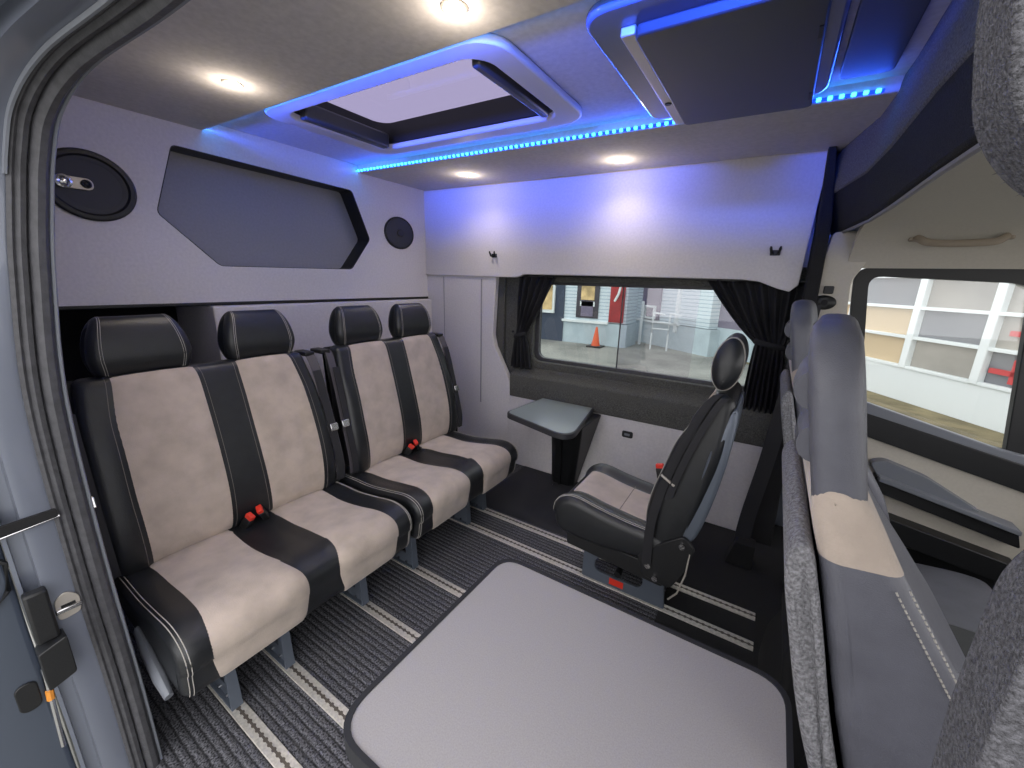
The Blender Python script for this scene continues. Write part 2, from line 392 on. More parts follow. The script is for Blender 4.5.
# ------------------------------------------------------------------ roof hatch
t = thing('roof_hatch', 'white-framed rectangular roof hatch with a glazed opening in the ceiling', 'skylight', ((hx0+hx1)/2, (hy0+hy1)/2, ZS))
def T(o): o.location = (-t.location.x, -t.location.y, -t.location.z); return o
T(MB().prism(rrect(hx0, hx1, hy0, hy1, 0.10, 8), ZR-0.025, ZR-0.001, fz, [rrect(hx0+0.085, hx1-0.085, hy0+0.07, hy1-0.075, 0.075, 8)]).build('frame', M['white_frame'], t, bevel=0.008, seg=3))
T(MB().prism(rrect(hx0+0.065, hx1-0.065, hy0+0.055, hy1-0.06, 0.075, 8), ZR, 1.99, fz, [rrect(hx0+0.08, hx1-0.08, hy0+0.068, hy1-0.072, 0.065, 8)]).build('inner_rim', M['plastic'], t, bevel=0.003))
T(MB().prism(rrect(hx0+0.06, hx1-0.06, hy0+0.05, hy1-0.055, 0.08, 8), 1.992, 1.998, fz).build('pane', M['glass_roof'], t))
T(MB().box(hx0+0.105, hx0+0.15, hy0+0.12, hy1-0.095, ZS+0.012, ZS+0.075).build('blind_cassette', M['panel_dark'], t, bevel=0.01))
T(MB().box(hx1-0.15, hx1-0.115, hy0+0.11, hy1-0.10, ZS+0.014, ZS+0.08).build('blind_cassette', M['panel_dark'], t, bevel=0.01))

# ------------------------------------------------------------------ LED strips
def led(name, label, p0, p1, face, n, watt, spread, tilt=0.0, drop=0.0):
    # p0->p1 along the lip; face = direction the diodes look
    p0 = Vector(p0); p1 = Vector(p1); d = (p1-p0); L = d.length; d.normalize(); fc = Vector(face)
    t = thing('led_strip', label, 'light strip', p0, 0, 'blue light strips around the raised ceiling')
    w = Vector((0, 0, 1))
    def loc(o): o.location = (0, 0, 0); return o
    mb = MB(); a = Vector((0, 0, 0)); b = d*L; hw = 0.005; th = 0.0015
    vs = [q + w*s*hw + fc*e for q in (a, b) for s in (-1, 1) for e in (0, th)]
    mb.add(vs, [(0,1,3,2),(4,6,7,5),(0,4,5,1),(2,3,7,6),(0,2,6,4),(1,5,7,3)]); mb.build('tape', M['led_tape'], t)
    for k in range(n):
        q = d*(L*(k+0.5)/n) + fc*0.003
        m = MB().box(-0.006, 0.006, -0.006, 0.006, -0.0045, 0.0045)
        for i, v in enumerate(m.v): m.v[i] = (v[0]+q.x, v[1]+q.y, v[2]+q.z)
        m.build('diode', M['led_blue'], t, bevel=0.002)
    li = bpy.data.lights.new('led_glow', 'AREA'); li.shape = 'RECTANGLE'; li.size = L; li.size_y = 0.008; li.energy = watt; li.color = (0.03, 0.10, 1.0)
    li.spread = math.radians(spread)
    lo = bpy.data.objects.new('led_glow', li); C.objects.link(lo)
    mid = (p0+p1)/2 + fc*0.009 + Vector((0, 0, drop))
    fc = (fc - Vector((0, 0, tilt))).normalized(); z = -fc; x = d; y = z.cross(x)
    lo.matrix_world = Matrix(((x.x, y.x, z.x, mid.x), (x.y, y.y, z.y, mid.y), (x.z, y.z, z.z, mid.z), (0, 0, 0, 1)))
    return t
led('led_strip', 'row of blue lights along the ceiling edge above the side window', (0.0, 1.1985, 1.868), (2.37, 1.1985, 1.868), (0, -1, 0), 84, 1.6, 110)
led('led_strip', 'blue light strip on the ceiling edge nearest the sliding door', (0.0, 0.4165, 1.875), (2.40, 0.4165, 1.875), (0, 1, 0), 90, 2.6, 34, 0.03, -0.006)

# downlights
def downlight(x, y, label):
    t = thing('ceiling_light', label, 'ceiling light', (x, y, ZS), 0, 'round warm lights in the ceiling')
    MB().lathe([(0.021, 0), (0.030, 0), (0.030, -0.002), (0.027, -0.0035), (0.024, -0.0035), (0.021, 0)], (0, 0, 0), n=32).build('bezel', M['lamp_ring'], t, smooth=True)
    MB().lathe([(0.001, -0.0045), (0.014, -0.0048), (0.0235, -0.0042), (0.0245, -0.0020)], (0, 0, 0), n=32).build('lens', M['lamp'], t, smooth=True)
    li = bpy.data.lights.new('lamp_beam', 'POINT'); li.energy = 0.45; li.color = (1.0, 0.86, 0.70); li.shadow_soft_size = 0.012
    lo = bpy.data.objects.new('lamp_beam', li); C.objects.link(lo); lo.location = (x, y, ZS-0.055)
    ls = bpy.data.lights.new('lamp_beam', 'SPOT'); ls.energy = 3.5; ls.color = (1.0, 0.88, 0.75); ls.spot_size = math.radians(140); ls.spot_blend = 1.0; ls.shadow_soft_size = 0.02
    lo = bpy.data.objects.new('lamp_beam', ls); C.objects.link(lo); lo.location = (x, y, ZS-0.012)
downlight(0.645, 0.25, 'warm round ceiling light nearest the rear speaker, left of the hatch')
downlight(0.59, 1.50, 'warm round ceiling light in the far corner beside the small speaker')
downlight(1.47, 1.55, 'warm round ceiling light above the middle of the side window')
downlight(1.52, 0.30, 'warm round ceiling light at the top edge, on the door side of the hatch')

# ceiling unit
t = thing('ceiling_unit', 'flat dark rectangular ceiling unit with a pale metal side edge, next to the hatch', 'ceiling unit', (2.0, 0.83, ZR))
def T(o, t=None): 
    t = t or TT; o.location = (-t.location.x, -t.location.y, -t.location.z); return o
TT = t
T(MB().prism(rrect(1.72, 2.235, 0.48, 1.187, 0.075, 8), ZS+0.012, ZR-0.001, fz).build('base_frame', M['acrylic'], t, bevel=0.010, seg=3))
T(MB().box(1.80, 1.835, 0.56, 1.175, ZS-0.008, ZS+0.012).build('side_edge', M['lamp_ring'], t, bevel=0.003))
T(MB().prism(rrect(1.832, 2.20, 0.56, 1.18, 0.018, 4), ZS-0.014, ZS+0.012, fz).build('cover_panel', M['panel_dark'], t, bevel=0.004))
T(MB().lathe([(0.001, 0), (0.009, 0), (0.011, 0.004)], (1.818, 0.98, ZS-0.0115), n=14).build('screw', M['plastic'], t, smooth=True))
T(MB().box(2.188, 2.196, 1.06, 1.11, ZS-0.016, ZS-0.013).build('catch', M['plastic'], t)); T(MB().box(2.188, 2.196, 0.70, 0.75, ZS-0.016, ZS-0.013).build('catch', M['plastic'], t))
struct(MB().prism(rrect(2.25, 2.37, 0.44, 1.10, 0.02), ZS+0.018, ZR-0.001, fz).build('trim_5', M['panel_dark'], bevel=0.004), 'dark raised ceiling trim behind the ceiling unit')

# the ceiling drops slightly towards the cab
TILT = Matrix.Translation((0, 0, ZS)) @ Matrix.Rotation(0.0170, 4, 'Y') @ Matrix.Translation((0, 0, -ZS))
bpy.context.view_layer.update()
for o in list(C.objects):
    if o.parent is None and (o.name.startswith(('ceiling', 'roof_hatch', 'led_', 'lamp_beam', 'trim_5'))): o.matrix_world = TILT @ o.matrix_world
# ------------------------------------------------------------------ speakers
t = thing('speaker', 'large oval black speaker on the rear panel beside the sliding door', 'speaker', (0.0, 0.015, 1.565))
MB().lathe([(0.128, 0.0), (0.132, 0.006), (0.125, 0.014), (0.112, 0.015), (0.104, 0.008)], (0, 0, 0), 'x', 48, sx=1.0, sy=0.93).build('surround', M['plastic'], t, smooth=True)
MB().lathe([(0.106, 0.009), (0.09, 0.010), (0.075, 0.003), (0.03, 0.002), (0.001, 0.003)], (0, 0, 0), 'x', 48, sx=1.0, sy=0.93).build('cone', M['speaker'], t, smooth=True)
MB().prism(rrect(-0.092, 0.008, -0.019, 0.022, 0.018), 0.012, 0.017, fx).build('bridge', M['lamp_ring'], t, bevel=0.002)
for yy, r in ((-0.070, 0.023), (-0.012, 0.015)):
    MB().lathe([(r, 0.016), (r, 0.021), (r*0.7, 0.023), (0.4*r, 0.019), (0.001, 0.021)], (0, yy, 0.002), 'x', 24).build('tweeter', M['chrome'] if r > .02 else M['plastic'], t, smooth=True)
t = thing('speaker', 'small round dark speaker in the far corner of the rear panel', 'speaker', (0.0, 1.50, 1.553))
MB().lathe([(0.120, 0.0), (0.120, 0.008), (0.112, 0.013), (0.108, 0.009)], (0, 0, 0), 'x', 48, sx=1.05, sy=0.85).build('surround', M['plastic'], t, smooth=True)
MB().lathe([(0.110, 0.009), (0.080, 0.0125), (0.03, 0.014), (0.001, 0.014)], (0, 0, 0), 'x', 48, sx=1.05, sy=0.85).build('grille', M['speaker'], t, smooth=True)
MB().lathe([(0.028, 0.012), (0.028, 0.018), (0.02, 0.02), (0.001, 0.02)], (0, 0, 0), 'x', 24, sy=0.85).build('badge', M['plastic'], t, smooth=True)

# coat hooks
def hook(x, label):
    t = thing('coat_hook', label, 'hook', (x, 1.745, 1.425), 0, 'black coat hooks on the upper side panel')
    MB().box(-0.020, 0.020, -0.006, 0, -0.018, 0.006).build('base', M['plastic'], t, bevel=0.003)
    for s in (-1, 1): MB().tube([(s*0.010, -0.004, -0.008), (s*0.014, -0.022, -0.008), (s*0.018, -0.030, 0.012), (s*0.019, -0.030, 0.020)], [0.006, 0.006, 0.006, 0.004], 8).build('prong', M['plastic'], t, smooth=True)
hook(0.615, 'black double coat hook above the left curtain')
hook(2.165, 'black double coat hook above the right curtain, near the cab')

# socket
t = thing('power_socket', 'small black socket on the pale panel below the window', 'socket', (1.59, 1.75, 0.405))
MB().prism(rrect(-0.032, 0.032, -0.020, 0.020, 0.010), -0.006, 0, fy).build('plate', M['plastic'], t, bevel=0.002)
MB().prism(rrect(-0.017, 0.015, -0.007, 0.007, 0.003), -0.0065, -0.0075, fy).build('port', M['grey_plastic'], t)

# ------------------------------------------------------------------ curtains
def curtain(xa0, xa1, xt0, xt1, zt, xb0, xb1, zb, label, nw, sgn):
    t = thing('curtain', label, 'curtain', ((xt0+xt1)/2, 1.79, zt), 0, 'black curtains tied back at the side window')
    nz = 40; nx = nw*8
    def edges(z):
        ztop = 1.292
        if z > zt:
            k = (z-zt)/(ztop-zt); k = k**0.85
            return xt0+(xa0-xt0)*k, xt1+(xa1-xt1)*k
        k = ((zt-z)/(zt-zb))**0.6
        return xt0+(xb0-xt0)*k, xt1+(xb1-xt1)*k
    mb = MB(); vs = []
    for i in range(nz+1):
        z = 1.292+(zb-1.292)*i/nz; a, b = edges(z); am = 0.016*min(1, 0.3+abs(z-zt)*6)
        for j in range(nx+1):
            u = j/nx; x = a+(b-a)*u
            y = 1.790 + am*math.sin(u*nw*2*PI+0.4*math.sin(z*9)) + 0.004*math.sin(u*37+z*15)
            vs.append((x, y, z + 0.004*math.sin(u*20)))
    fs = [(i*(nx+1)+j, i*(nx+1)+j+1, (i+1)*(nx+1)+j+1, (i+1)*(nx+1)+j) for i in range(nz) for j in range(nx)]
    mb.add([(v[0]-t.location.x, v[1]-t.location.y, v[2]-t.location.z) for v in vs], fs)
    o = mb.build('cloth', M['curtain'], t, smooth=True); q = o.modifiers.new('thick', 'SOLIDIFY'); q.thickness = 0.003
    w = (xt1-xt0)/2+0.006
    ring = [(w*math.cos(a*PI/10), 0.026*math.sin(a*PI/10)-0.0, 0.012*math.cos(a*PI/10)*sgn) for a in range(20)]
    MB().tube(ring, 0.006, 8, closed=True, rz=0.014).build('tie_back', M['curtain'], t, smooth=True)
    MB().lathe([(0.001, -0.01), (0.008, -0.008), (0.008, 0.0)], (-sgn*w*1.1, -0.014, 0.02), 'y', 12).build('tie_button', M['plastic'], t, smooth=True)
curtain(0.79, 1.05, 0.765, 0.84, 0.915, 0.735, 0.90, 0.69, 'black curtain tied back at the left end of the side window', 5, 1)
curtain(1.90, 2.32, 2.15, 2.27, 1.00, 2.13, 2.30, 0.50, 'black curtain tied back at the cab end of the side window', 7, -1)
# curtain rail
tag(MB().box(0.70, 2.33, 1.778, 1.806, 1.292, 1.302).build('curtain_rail', M['plastic'], bevel=0.002), 'black curtain rail along the top of the side window', 'curtain rail')

# ------------------------------------------------------------------ side table
t = thing('side_table', 'small grey-topped wall table with black edge under the side window', 'table', (1.2, 1.74, 0)); TT = t
top = rpoly([(1.045, 1.738), (1.385, 1.738), (1.47, 1.37), (1.405, 1.215), (1.01, 1.36)], [0.004, 0.02, 0.09, 0.05, 0.05], 8)
top = rpoly([(1.02, 1.738), (1.375, 1.738), (1.468, 1.20), (0.985, 1.345)], [0.004, 0.012, 0.14, 0.05], 10)
def inset(poly, k):
    c = Vector((sum(p[0] for p in poly)/len(poly), sum(p[1] for p in poly)/len(poly)))
    return [tuple(Vector(p) + (c-Vector(p)).normalized()*k) for p in poly]
T(MB().prism(top, 0.497, 0.528, fz).build('edge_trim', M['table_edge'], t, bevel=0.004))
T(MB().prism(inset(top, 0.012), 0.5285, 0.5305, fz).build('tabletop', M['side_top'], t, bevel=0.0008))
rg = []
for k in range(9):
    u = k/8; z = 0.004+0.492*(1-u); x0 = 1.23-0.09*u; x1 = 1.425-0.125*u; y0 = 1.42+0.24*u**0.9; 
    rg.append([Vector((x0, 1.742, z)), Vector((x1, 1.742, z)), Vector((x1, y0+.03, z)), Vector((x1-0.03, y0, z)), Vector((x0+0.03+0.02*(1-u), y0, z)), Vector((x0, y0+0.03, z))])
T(MB().rings(rg).build('support', M['plastic'], t, bevel=0.005))
T(MB().rings([[Vector((1.31-0.10*u+a, 1.413+0.24*u**0.9-b, 0.006+0.488*(1-u))) for a, b in ((0,0),(0.012,0),(0.012,0.008),(0,0.008))] for u in [k/8 for k in range(9)]]).build('rib', M['plastic'], t))
T(MB().lathe([(0.001, 0.008), (0.006, 0.006), (0.007, 0)], (1.19, 1.62, 0.0045), n=12).build('screw', M['chrome'], t, smooth=True))

# ------------------------------------------------------------------ main table
t = thing('table', 'large low grey table with rounded dark rim in the foreground', 'table', (2.02, 0.02, 0)); TT = t
tz = 0.56
outer = rpoly([(1.697, 0.279), (2.336, 0.279), (2.336, -0.238), (1.697, -0.238)], [0.055, 0.06, 0.07, 0.07], 8)
ins = rpoly([(1.706, 0.270), (2.327, 0.270), (2.327, -0.229), (1.706, -0.229)], [0.05, 0.055, 0.065, 0.065], 8)
T(MB().prism(outer, tz-0.036, tz, fz, [ins]).build('rim', M['rim'], t))
T(MB().prism(ins, tz-0.03, tz-0.003, fz).build('tabletop', M['table_top'], t))
T(MB().box(1.76, 1.80, -0.228, -0.188, 0.0, tz-0.031).build('leg', M['table_edge'], t, bevel=0.004))
T(MB().box(2.25, 2.29, -0.228, -0.188, 0.0, tz-0.031).build('leg', M['table_edge'], t, bevel=0.004))
T(MB().box(1.80, 2.25, -0.215, -0.20, tz-0.085, tz-0.031).build('apron', M['table_edge'], t, bevel=0.003))
T(MB().cyl((2.02, 0.165, 0.01), (2.02, 0.165, tz-0.031), 0.03, 20).lathe([(0.10, 0), (0.10, 0.006), (0.03, 0.018)], (2.02, 0.165, 0), n=32).build('pedestal', M['table_edge'], t, smooth=True))

# ------------------------------------------------------------------ seats
def smooth01(a, b, x):
    u = max(0, min(1, (x-a)/(b-a))); return u*u*(3-2*u)
def headrest(t, yc, x0=0.455, w=0.131, z0=0.945, stitch=True):
    ctrl = [(x0+0.078, z0+0.01), (x0+0.092, z0+0.06), (x0+0.080, z0+0.13), (x0+0.055, z0+0.172), (x0+0.022, z0+0.182), (x0-0.004, z0+0.15), (x0-0.008, z0+0.06), (x0+0.01, z0+0.005), (x0+0.05, z0-0.004)]
    def ys(y, p):
        u = (p.y-z0)/0.18; k = 1.0 if u < 0.35 else 1.0-0.20*((u-0.35)/0.65)**1.8
        k *= 0.93+0.07*min(1, max(0, u/0.3)); return yc+(y-yc)*k
    pad = Pad(ctrl, yc-w, yc+w, 0.03, yscale=ys)
    h = pad.mesh(MB(), 16).build('headrest', M['leather'], t, smooth=True)
    n = len(pad.P)
    for s in (-1, 1):
        for dd in (0.026, 0.032):
            MB().tube(pad.line(-1, 26, yc+s*(w-dd), 0.0004, 30), 0.0008, 5).build('stitching', M['stitch'], h, smooth=True)
    for s in (-1, 1):
        MB().cyl((x0+0.055, yc+s*0.05, z0-0.03), (x0+0.055, yc+s*0.05, z0+0.01), 0.005, 10).build('post', M['chrome'], t, smooth=True)
        MB().lathe([(0.001, 0.012), (0.0055, 0.010), (0.0055, 0)], (x0+0.083, yc+s*0.052, z0-0.008), 'z', 10).build('post_cap', M['chrome'], t, smooth=True)
    return h

def belt_buckle(t, loc, rot, stub=True):
    Tm = Matrix.Translation(loc) @ Matrix.Rotation(rot[2], 4, 'Z') @ Matrix.Rotation(rot[1], 4, 'Y') @ Matrix.Rotation(rot[0], 4, 'X')
    b = MB().box(-0.017, 0.017, -0.011, 0.011, -0.05, 0.0, T=Tm).build('buckle', M['plastic'], t, bevel=0.004)
    MB().box(-0.0155, 0.0155, -0.010, 0.010, -0.001, 0.017, T=Tm).build('release_button', M['red'], b, bevel=0.003)

def leg(t, x0, x1, y, ztop, w=0.032):
    pr = rpoly([(x0, 0.0065), (x1, 0.0065), (x1-0.012, ztop), (x1-0.075, ztop), (x1-0.055, 0.06), (x0, 0.045)], 0.006, 2)
    l = MB().prism(pr, y-0.004, y+0.004, fy)
    # front flange and foot
    l.add([(x1+0.002, y-w/2, 0.0065), (x1+0.002, y+w/2, 0.0065), (x1-0.010, y+w/2*0.8, ztop), (x1-0.010, y-w/2*0.8, ztop), (x1-0.004, y-w/2, 0.0065), (x1-0.004, y+w/2, 0.0065), (x1-0.016, y+w/2*0.8, ztop), (x1-0.016, y-w/2*0.8, ztop)],
          [(0,1,2,3), (7,6,5,4), (0,4,5,1), (1,5,6,2), (2,6,7,3), (3,7,4,0)])
    l.box(x0, x1-0.004, y-w/2, y+w/2, 0.0065, 0.0125)
    lo = l.build('leg', M['steel_blue'], t, bevel=0.0015)
    for xx in (x1-0.10, x1-0.05):
        MB().cyl((xx, y-0.010, 0.022), (xx, y-0.0035, 0.022), 0.006, 10).build('bolt', M['chrome'], lo, smooth=True)
    MB().cyl((x1-0.03, y-0.010, ztop-0.025), (x1-0.03, y-0.0035, ztop-0.025), 0.005, 10).build('bolt', M['chrome'], lo, smooth=True)

def bench(name, label, y0, y1, ins_c, ins_b, legs, lever=False, back=None):
    """ins_c / ins_b: (ya, yb) pairs of suede panels on cushion and on back; local frame = world, origin moved after"""
    t = thing(name, label, 'seat', (0.8, (y0+y1)/2, 0), 0, 'double bench seats against the rear panel')
    ox, oy = t.location.x, t.location.y
    made = []
    strip = (ins_c[0][1], ins_c[1][0])
    # cushion
    cc = [(0.60, 0.285), (0.60, 0.350), (0.70, 0.362), (0.82, 0.363), (0.94, 0.378), (1.04, 0.392), (1.100, 0.380), (1.128, 0.345), (1.125, 0.29), (1.112, 0.226), (1.07, 0.212), (0.90, 0.220), (0.70, 0.245)]
    def cb(tt, y, p):
        b = 0.0
        for a, c in ins_c:
            m = (a+c)/2; h = (c-a)/2
            if abs(y-m) < h: b += 0.006*(1-((y-m)/h)**2) if p.y > 0.3 else 0.002
        # outer bolsters
        b += 0.008*smooth01(y0+0.10, y0+0.04, y) + 0.008*smooth01(y1-0.10, y1-0.04, y) if p.y > 0.3 else 0
        if strip[0]-0.005 < y < strip[1]+0.005: b -= 0.004
        return b
    pad = Pad(cc, y0, y1, 0.028, cb)
    cu = pad.mesh(MB(), 40).build('seat_cushion', M['leather'], t, smooth=True); made.append(cu)
    for a, c in ins_c:
        fa = lambda u, a=a: a + 0.012*math.sin(u*2.2*PI) ; fb = lambda u, c=c: c - 0.012*math.sin(u*2.2*PI)
        MB_ = pad.patch(MB(), 8, 60, fa, fb, 0.003, 44, 12)
        MB_.build('suede_panel', M['suede'], cu, smooth=True)
    # piping on the outer side
    for q in (0.014, 0.022):
        MB().tube(pad.line(8, 56, y0+q, 0.0008, 40), 0.0012, 5).build('stitching', M['stitch'], cu, smooth=True)
        MB().tube(pad.line(8, 56, y1-q, 0.0008, 40), 0.0012, 5).build('stitching', M['stitch'], cu, smooth=True)
    # seat pan under cushion
    made.append(MB().box(0.62, 1.02, y0+0.03, y1-0.03, 0.206, 0.24).build('seat_pan', M['plastic_matt'], t, bevel=0.01))
    cy0, cy1 = y0, y1
    y0, y1 = back
    # backrest
    bc = [(0.640, 0.345), (0.668, 0.40), (0.668, 0.50), (0.645, 0.62), (0.605, 0.78), (0.572, 0.90), (0.553, 0.942), (0.520, 0.952), (0.488, 0.935), (0.492, 0.80), (0.520, 0.60), (0.560, 0.40), (0.590, 0.335)]
    def bb(tt, y, p):
        if p.x < 0.47+ (0.95-p.y)*0.17+0.05: return 0
        b = 0.0
        for a, c in ins_b:
            m = (a+c)/2; h = (c-a)/2
            if abs(y-m) < h: b += 0.004*(1-((y-m)/h)**2)
        k = smooth01(0.92, 0.7, p.y)
        b += 0.018*k*(smooth01(y0+0.11, y0+0.05, y) + smooth01(y1-0.11, y1-0.05, y))
        return b
    ym = (y0+y1)/2
    def ysb(y, p):
        k = 0.975 + 0.025*smooth01(0.85, 0.55, p.y) - 0.05*smooth01(0.80, 0.96, p.y); return ym+(y-ym)*k
    pb = Pad(bc, y0, y1, 0.028, bb, yscale=ysb)
    bk = pb.mesh(MB(), 40).build('backrest', M['leather'], t, smooth=True); made.append(bk)
    for a, c in ins_b:
        fa = lambda u, a=a: a - 0.005*math.sin(u*PI); fb = lambda u, c=c: c - 0.004 + 0.013*math.sin(u*PI)
        pb.patch(MB(), 2, 39, fa, fb, 0.003, 36, 12).build('suede_panel', M['suede'], bk, smooth=True)
        for e in (fa, fb):
            MB().tube(pb.line(2, 40, e, 0.0002, 40), 0.0009, 5).build('stitching', M['seam'], bk, smooth=True)
    # rear shell
    made.append(Pad([(0.484+0.0, 0.935), (0.468, 0.90), (0.488, 0.62), (0.545, 0.36), (0.575, 0.33), (0.585, 0.36), (0.525, 0.60), (0.500, 0.80)], y0+0.008, y1-0.008, 0.012).mesh(MB(), 4).build('back_shell', M['plastic'], t, smooth=True))
    for a, c in ins_b:
        made.append(headrest(t, (a+c)/2+0.0))
    # buckles between the seats
    c = (strip[0]+strip[1])/2
    belt_buckle(t, (0.693, c-0.016, 0.392), (-0.2, 0.5, 0.2)); belt_buckle(t, (0.690, c+0.026, 0.402), (0.35, 0.4, -0.3))
    # belt reels on both shoulders with webbing running down to the cushion corner
    for s, ye in ((-1, y0), (1, y1)):
        yy = ye + s*0.012
        MB().box(0.462, 0.548, yy-0.030, yy+0.014, 0.928, 0.946).build('belt_guide', M['plastic'], t, bevel=0.004)
        pts = smooth_open([(0.535, yy-s*0.008, 0.940), (0.555, yy-s*0.006, 0.915), (0.59, yy, 0.82), (0.645, yy+s*0.004, 0.60), (0.675, yy+s*0.006, 0.46), (0.675, yy+s*0.004, 0.385)], 5)
        MB().ribbon(pts, (0.15, s*1, 0.1), 0.019, 0.0012).build('belt', M['webbing_grey'], t, smooth=True)
        MB().ribbon([Vector(p)+Vector((0.012, -s*0.006, 0)) for p in pts[8:]], (0.1, s*1, 0.05), 0.016, 0.0012).build('belt', M['webbing'], t, smooth=True)
        MB().box(-0.018, 0.018, -0.006, 0.006, -0.020, 0.014, T=Matrix.Translation((0.650, yy+s*0.008, 0.625)) @ Matrix.Rotation(-0.28, 4, 'Y') @ Matrix.Rotation(PI/2, 4, 'Z')).build('belt_tongue', M['chrome'], t, bevel=0.003)
        MB().box(0.60, 0.66, yy-0.012, yy+0.012, 0.27, 0.40).build('side_bracket', M['plastic'], t, bevel=0.008)
    y0, y1 = cy0, cy1
    for (lx, ly) in legs: leg(t, 0.56, lx, ly, 0.208)
    if lever:
        MB().tube([(0.84, y0-0.004, 0.285), (0.92, y0-0.010, 0.270), (1.00, y0-0.012, 0.235), (1.045, y0-0.012, 0.205)], [0.010, 0.013, 0.015, 0.010], 12, rz=0.020).build('recline_lever', M['grey_plastic'], t, smooth=True)
        MB().tube([(0.66, y0-0.012, 0.40), (0.72, y0-0.016, 0.42), (0.73, y0-0.016, 0.37), (0.68, y0-0.012, 0.35)], 0.003, 6, closed=True).build('belt_loop', M['chrome'], t, smooth=True)
    for o in t.children: o.location = (-ox, -oy, 0)
    return t

bench('bench_seat', 'double bench seat with beige and black upholstery, nearest the sliding door', -0.278, 0.485,
      [(-0.212, 0.052), (0.162, 0.408)], [(-0.195, 0.062), (0.178, 0.412)], [(1.035, RY[0]), (1.035, RY[1]), (1.02, RY[2])], True, back=(-0.268, 0.468))
bench('bench_seat', 'double bench seat with beige and black upholstery in the far corner by the window side', 0.510, 1.275,
      [(0.594, 0.850), (0.960, 1.195)], [(0.632, 0.872), (0.985, 1.222)], [(1.03, RY[3]), (1.015, RY[4]), (1.0, RY[5])], back=(0.566, 1.292))

# single seat facing the benches (-x)
t = thing('single_seat', 'single beige and black seat on steel side plates, facing the benches below the window', 'seat', (1.85, 0.97, 0)); TT = t
sy0, sy1 = 0.775, 1.165; ym = (sy0+sy1)/2
cc = [(2.03, 0.340), (2.04, 0.405), (1.98, 0.428), (1.88, 0.436), (1.78, 0.450), (1.69, 0.468), (1.640, 0.462), (1.604, 0.430), (1.598, 0.375), (1.620, 0.328), (1.70, 0.312), (1.85, 0.315)]
def scb(tt, y, p):
    if p.y < 0.39: return 0
    return 0.012*(smooth01(sy0+0.09, sy0+0.045, y)+smooth01(sy1-0.09, sy1-0.045, y)) - 0.004
pad = Pad(cc, sy0, sy1, 0.03, scb)
cu = pad.mesh(MB(), 30).build('seat_cushion', M['leather'], t, smooth=True); T(cu)
for (a, b) in ((7, 37),):
    pad.patch(MB(), a, b, lambda u: sy0+0.078+0.008*math.sin(u*PI), lambda u: sy1-0.078-0.008*math.sin(u*PI), 0.004, 32, 10).build('suede_panel', M['suede'], cu, smooth=True)
MB().tube([pad.pt(21, sy0+0.09+(sy1-sy0-0.18)*k/12, 0.0042) for k in range(13)], 0.0015, 6).build('stitching', M['seam'], cu, smooth=True)
for q in (0.022, 0.030): MB().tube(pad.line(6, 46, sy0+q, 0.0008, 50), 0.0013, 5).build('stitching', M['stitch'], cu, smooth=True)
# back: leaning away (+x) upwards
bc = [(1.985, 0.44), (1.975, 0.50), (1.985, 0.58), (2.015, 0.69), (2.050, 0.82), (2.074, 0.915), (2.095, 0.948), (2.125, 0.948), (2.150, 0.915), (2.145, 0.80), (2.122, 0.64), (2.095, 0.51), (2.070, 0.43), (2.020, 0.415)]
def sbb(tt, y, p):
    front = p.x < 2.035+(p.y-0.45)*0.17
    if not front: return 0
    k = smooth01(0.93, 0.75, p.y)
    return 0.036*k*(smooth01(sy0+0.10, sy0+0.045, y)+smooth01(sy1-0.10, sy1-0.045, y))
def sys_(y, p): return ym+(y-ym)*(1.0-0.20*smooth01(0.72, 0.95, p.y))
pb = Pad(bc, sy0+0.01, sy1-0.01, 0.03, sbb, yscale=sys_)
bk = pb.mesh(MB(), 30).build('backrest', M['leather'], t, smooth=True); T(bk)
pb.patch(MB(), 3, 34, lambda u: sy0+0.095, lambda u: sy1-0.095, 0.003, 30, 10).build('suede_panel', M['suede'], bk, smooth=True)
for q in (0.040, 0.048): MB().tube(pb.line(1, 36, sy0+q, 0.0008, 40), 0.0013, 5).build('stitching', M['stitch'], bk, smooth=True)
MB().tube(pb.line(4, 34, sy0+0.088, 0.002, 40), 0.0035, 6).build('piping', M['suede'], bk, smooth=True)
T(Pad([(2.148, 0.91), (2.162, 0.87), (2.152, 0.72), (2.126, 0.56), (2.098, 0.46), (2.055, 0.42), (2.060, 0.51), (2.085, 0.64), (2.11, 0.80)], sy0+0.012, sy1-0.012, 0.014, yscale=sys_).mesh(MB(), 6).build('back_shell', M['steel_blue'], t, smooth=True))
# headrest oval
hc = []
for k in range(14):
    a = 2*PI*k/14; u = 0.044*math.cos(a); v = 0.084*math.sin(a)
    hc.append((2.108+u+v*0.08, 1.035+v-u*0.05))
ph = Pad(hc, ym-0.118, ym+0.118, 0.035, yscale=lambda y, p: ym+(y-ym)*(1-0.18*smooth01(1.03, 1.13, p.y)))
h = ph.mesh(MB(), 16).build('headrest', M['leather'], t, smooth=True); T(h)
for q in (0.022, 0.028): MB().tube(ph.line(0, 84, ym-0.118+q, 0.0004, 60)[:-1], 0.0009, 5, closed=True).build('stitching', M['stitch'], h, smooth=True)
T(MB().cyl((2.095, ym-0.05, 0.93), (2.11, ym-0.05, 0.98), 0.005, 8).build('post', M['chrome'], t, smooth=True)); T(MB().cyl((2.095, ym+0.05, 0.93), (2.11, ym+0.05, 0.98), 0.005, 8).build('post', M['chrome'], t, smooth=True))
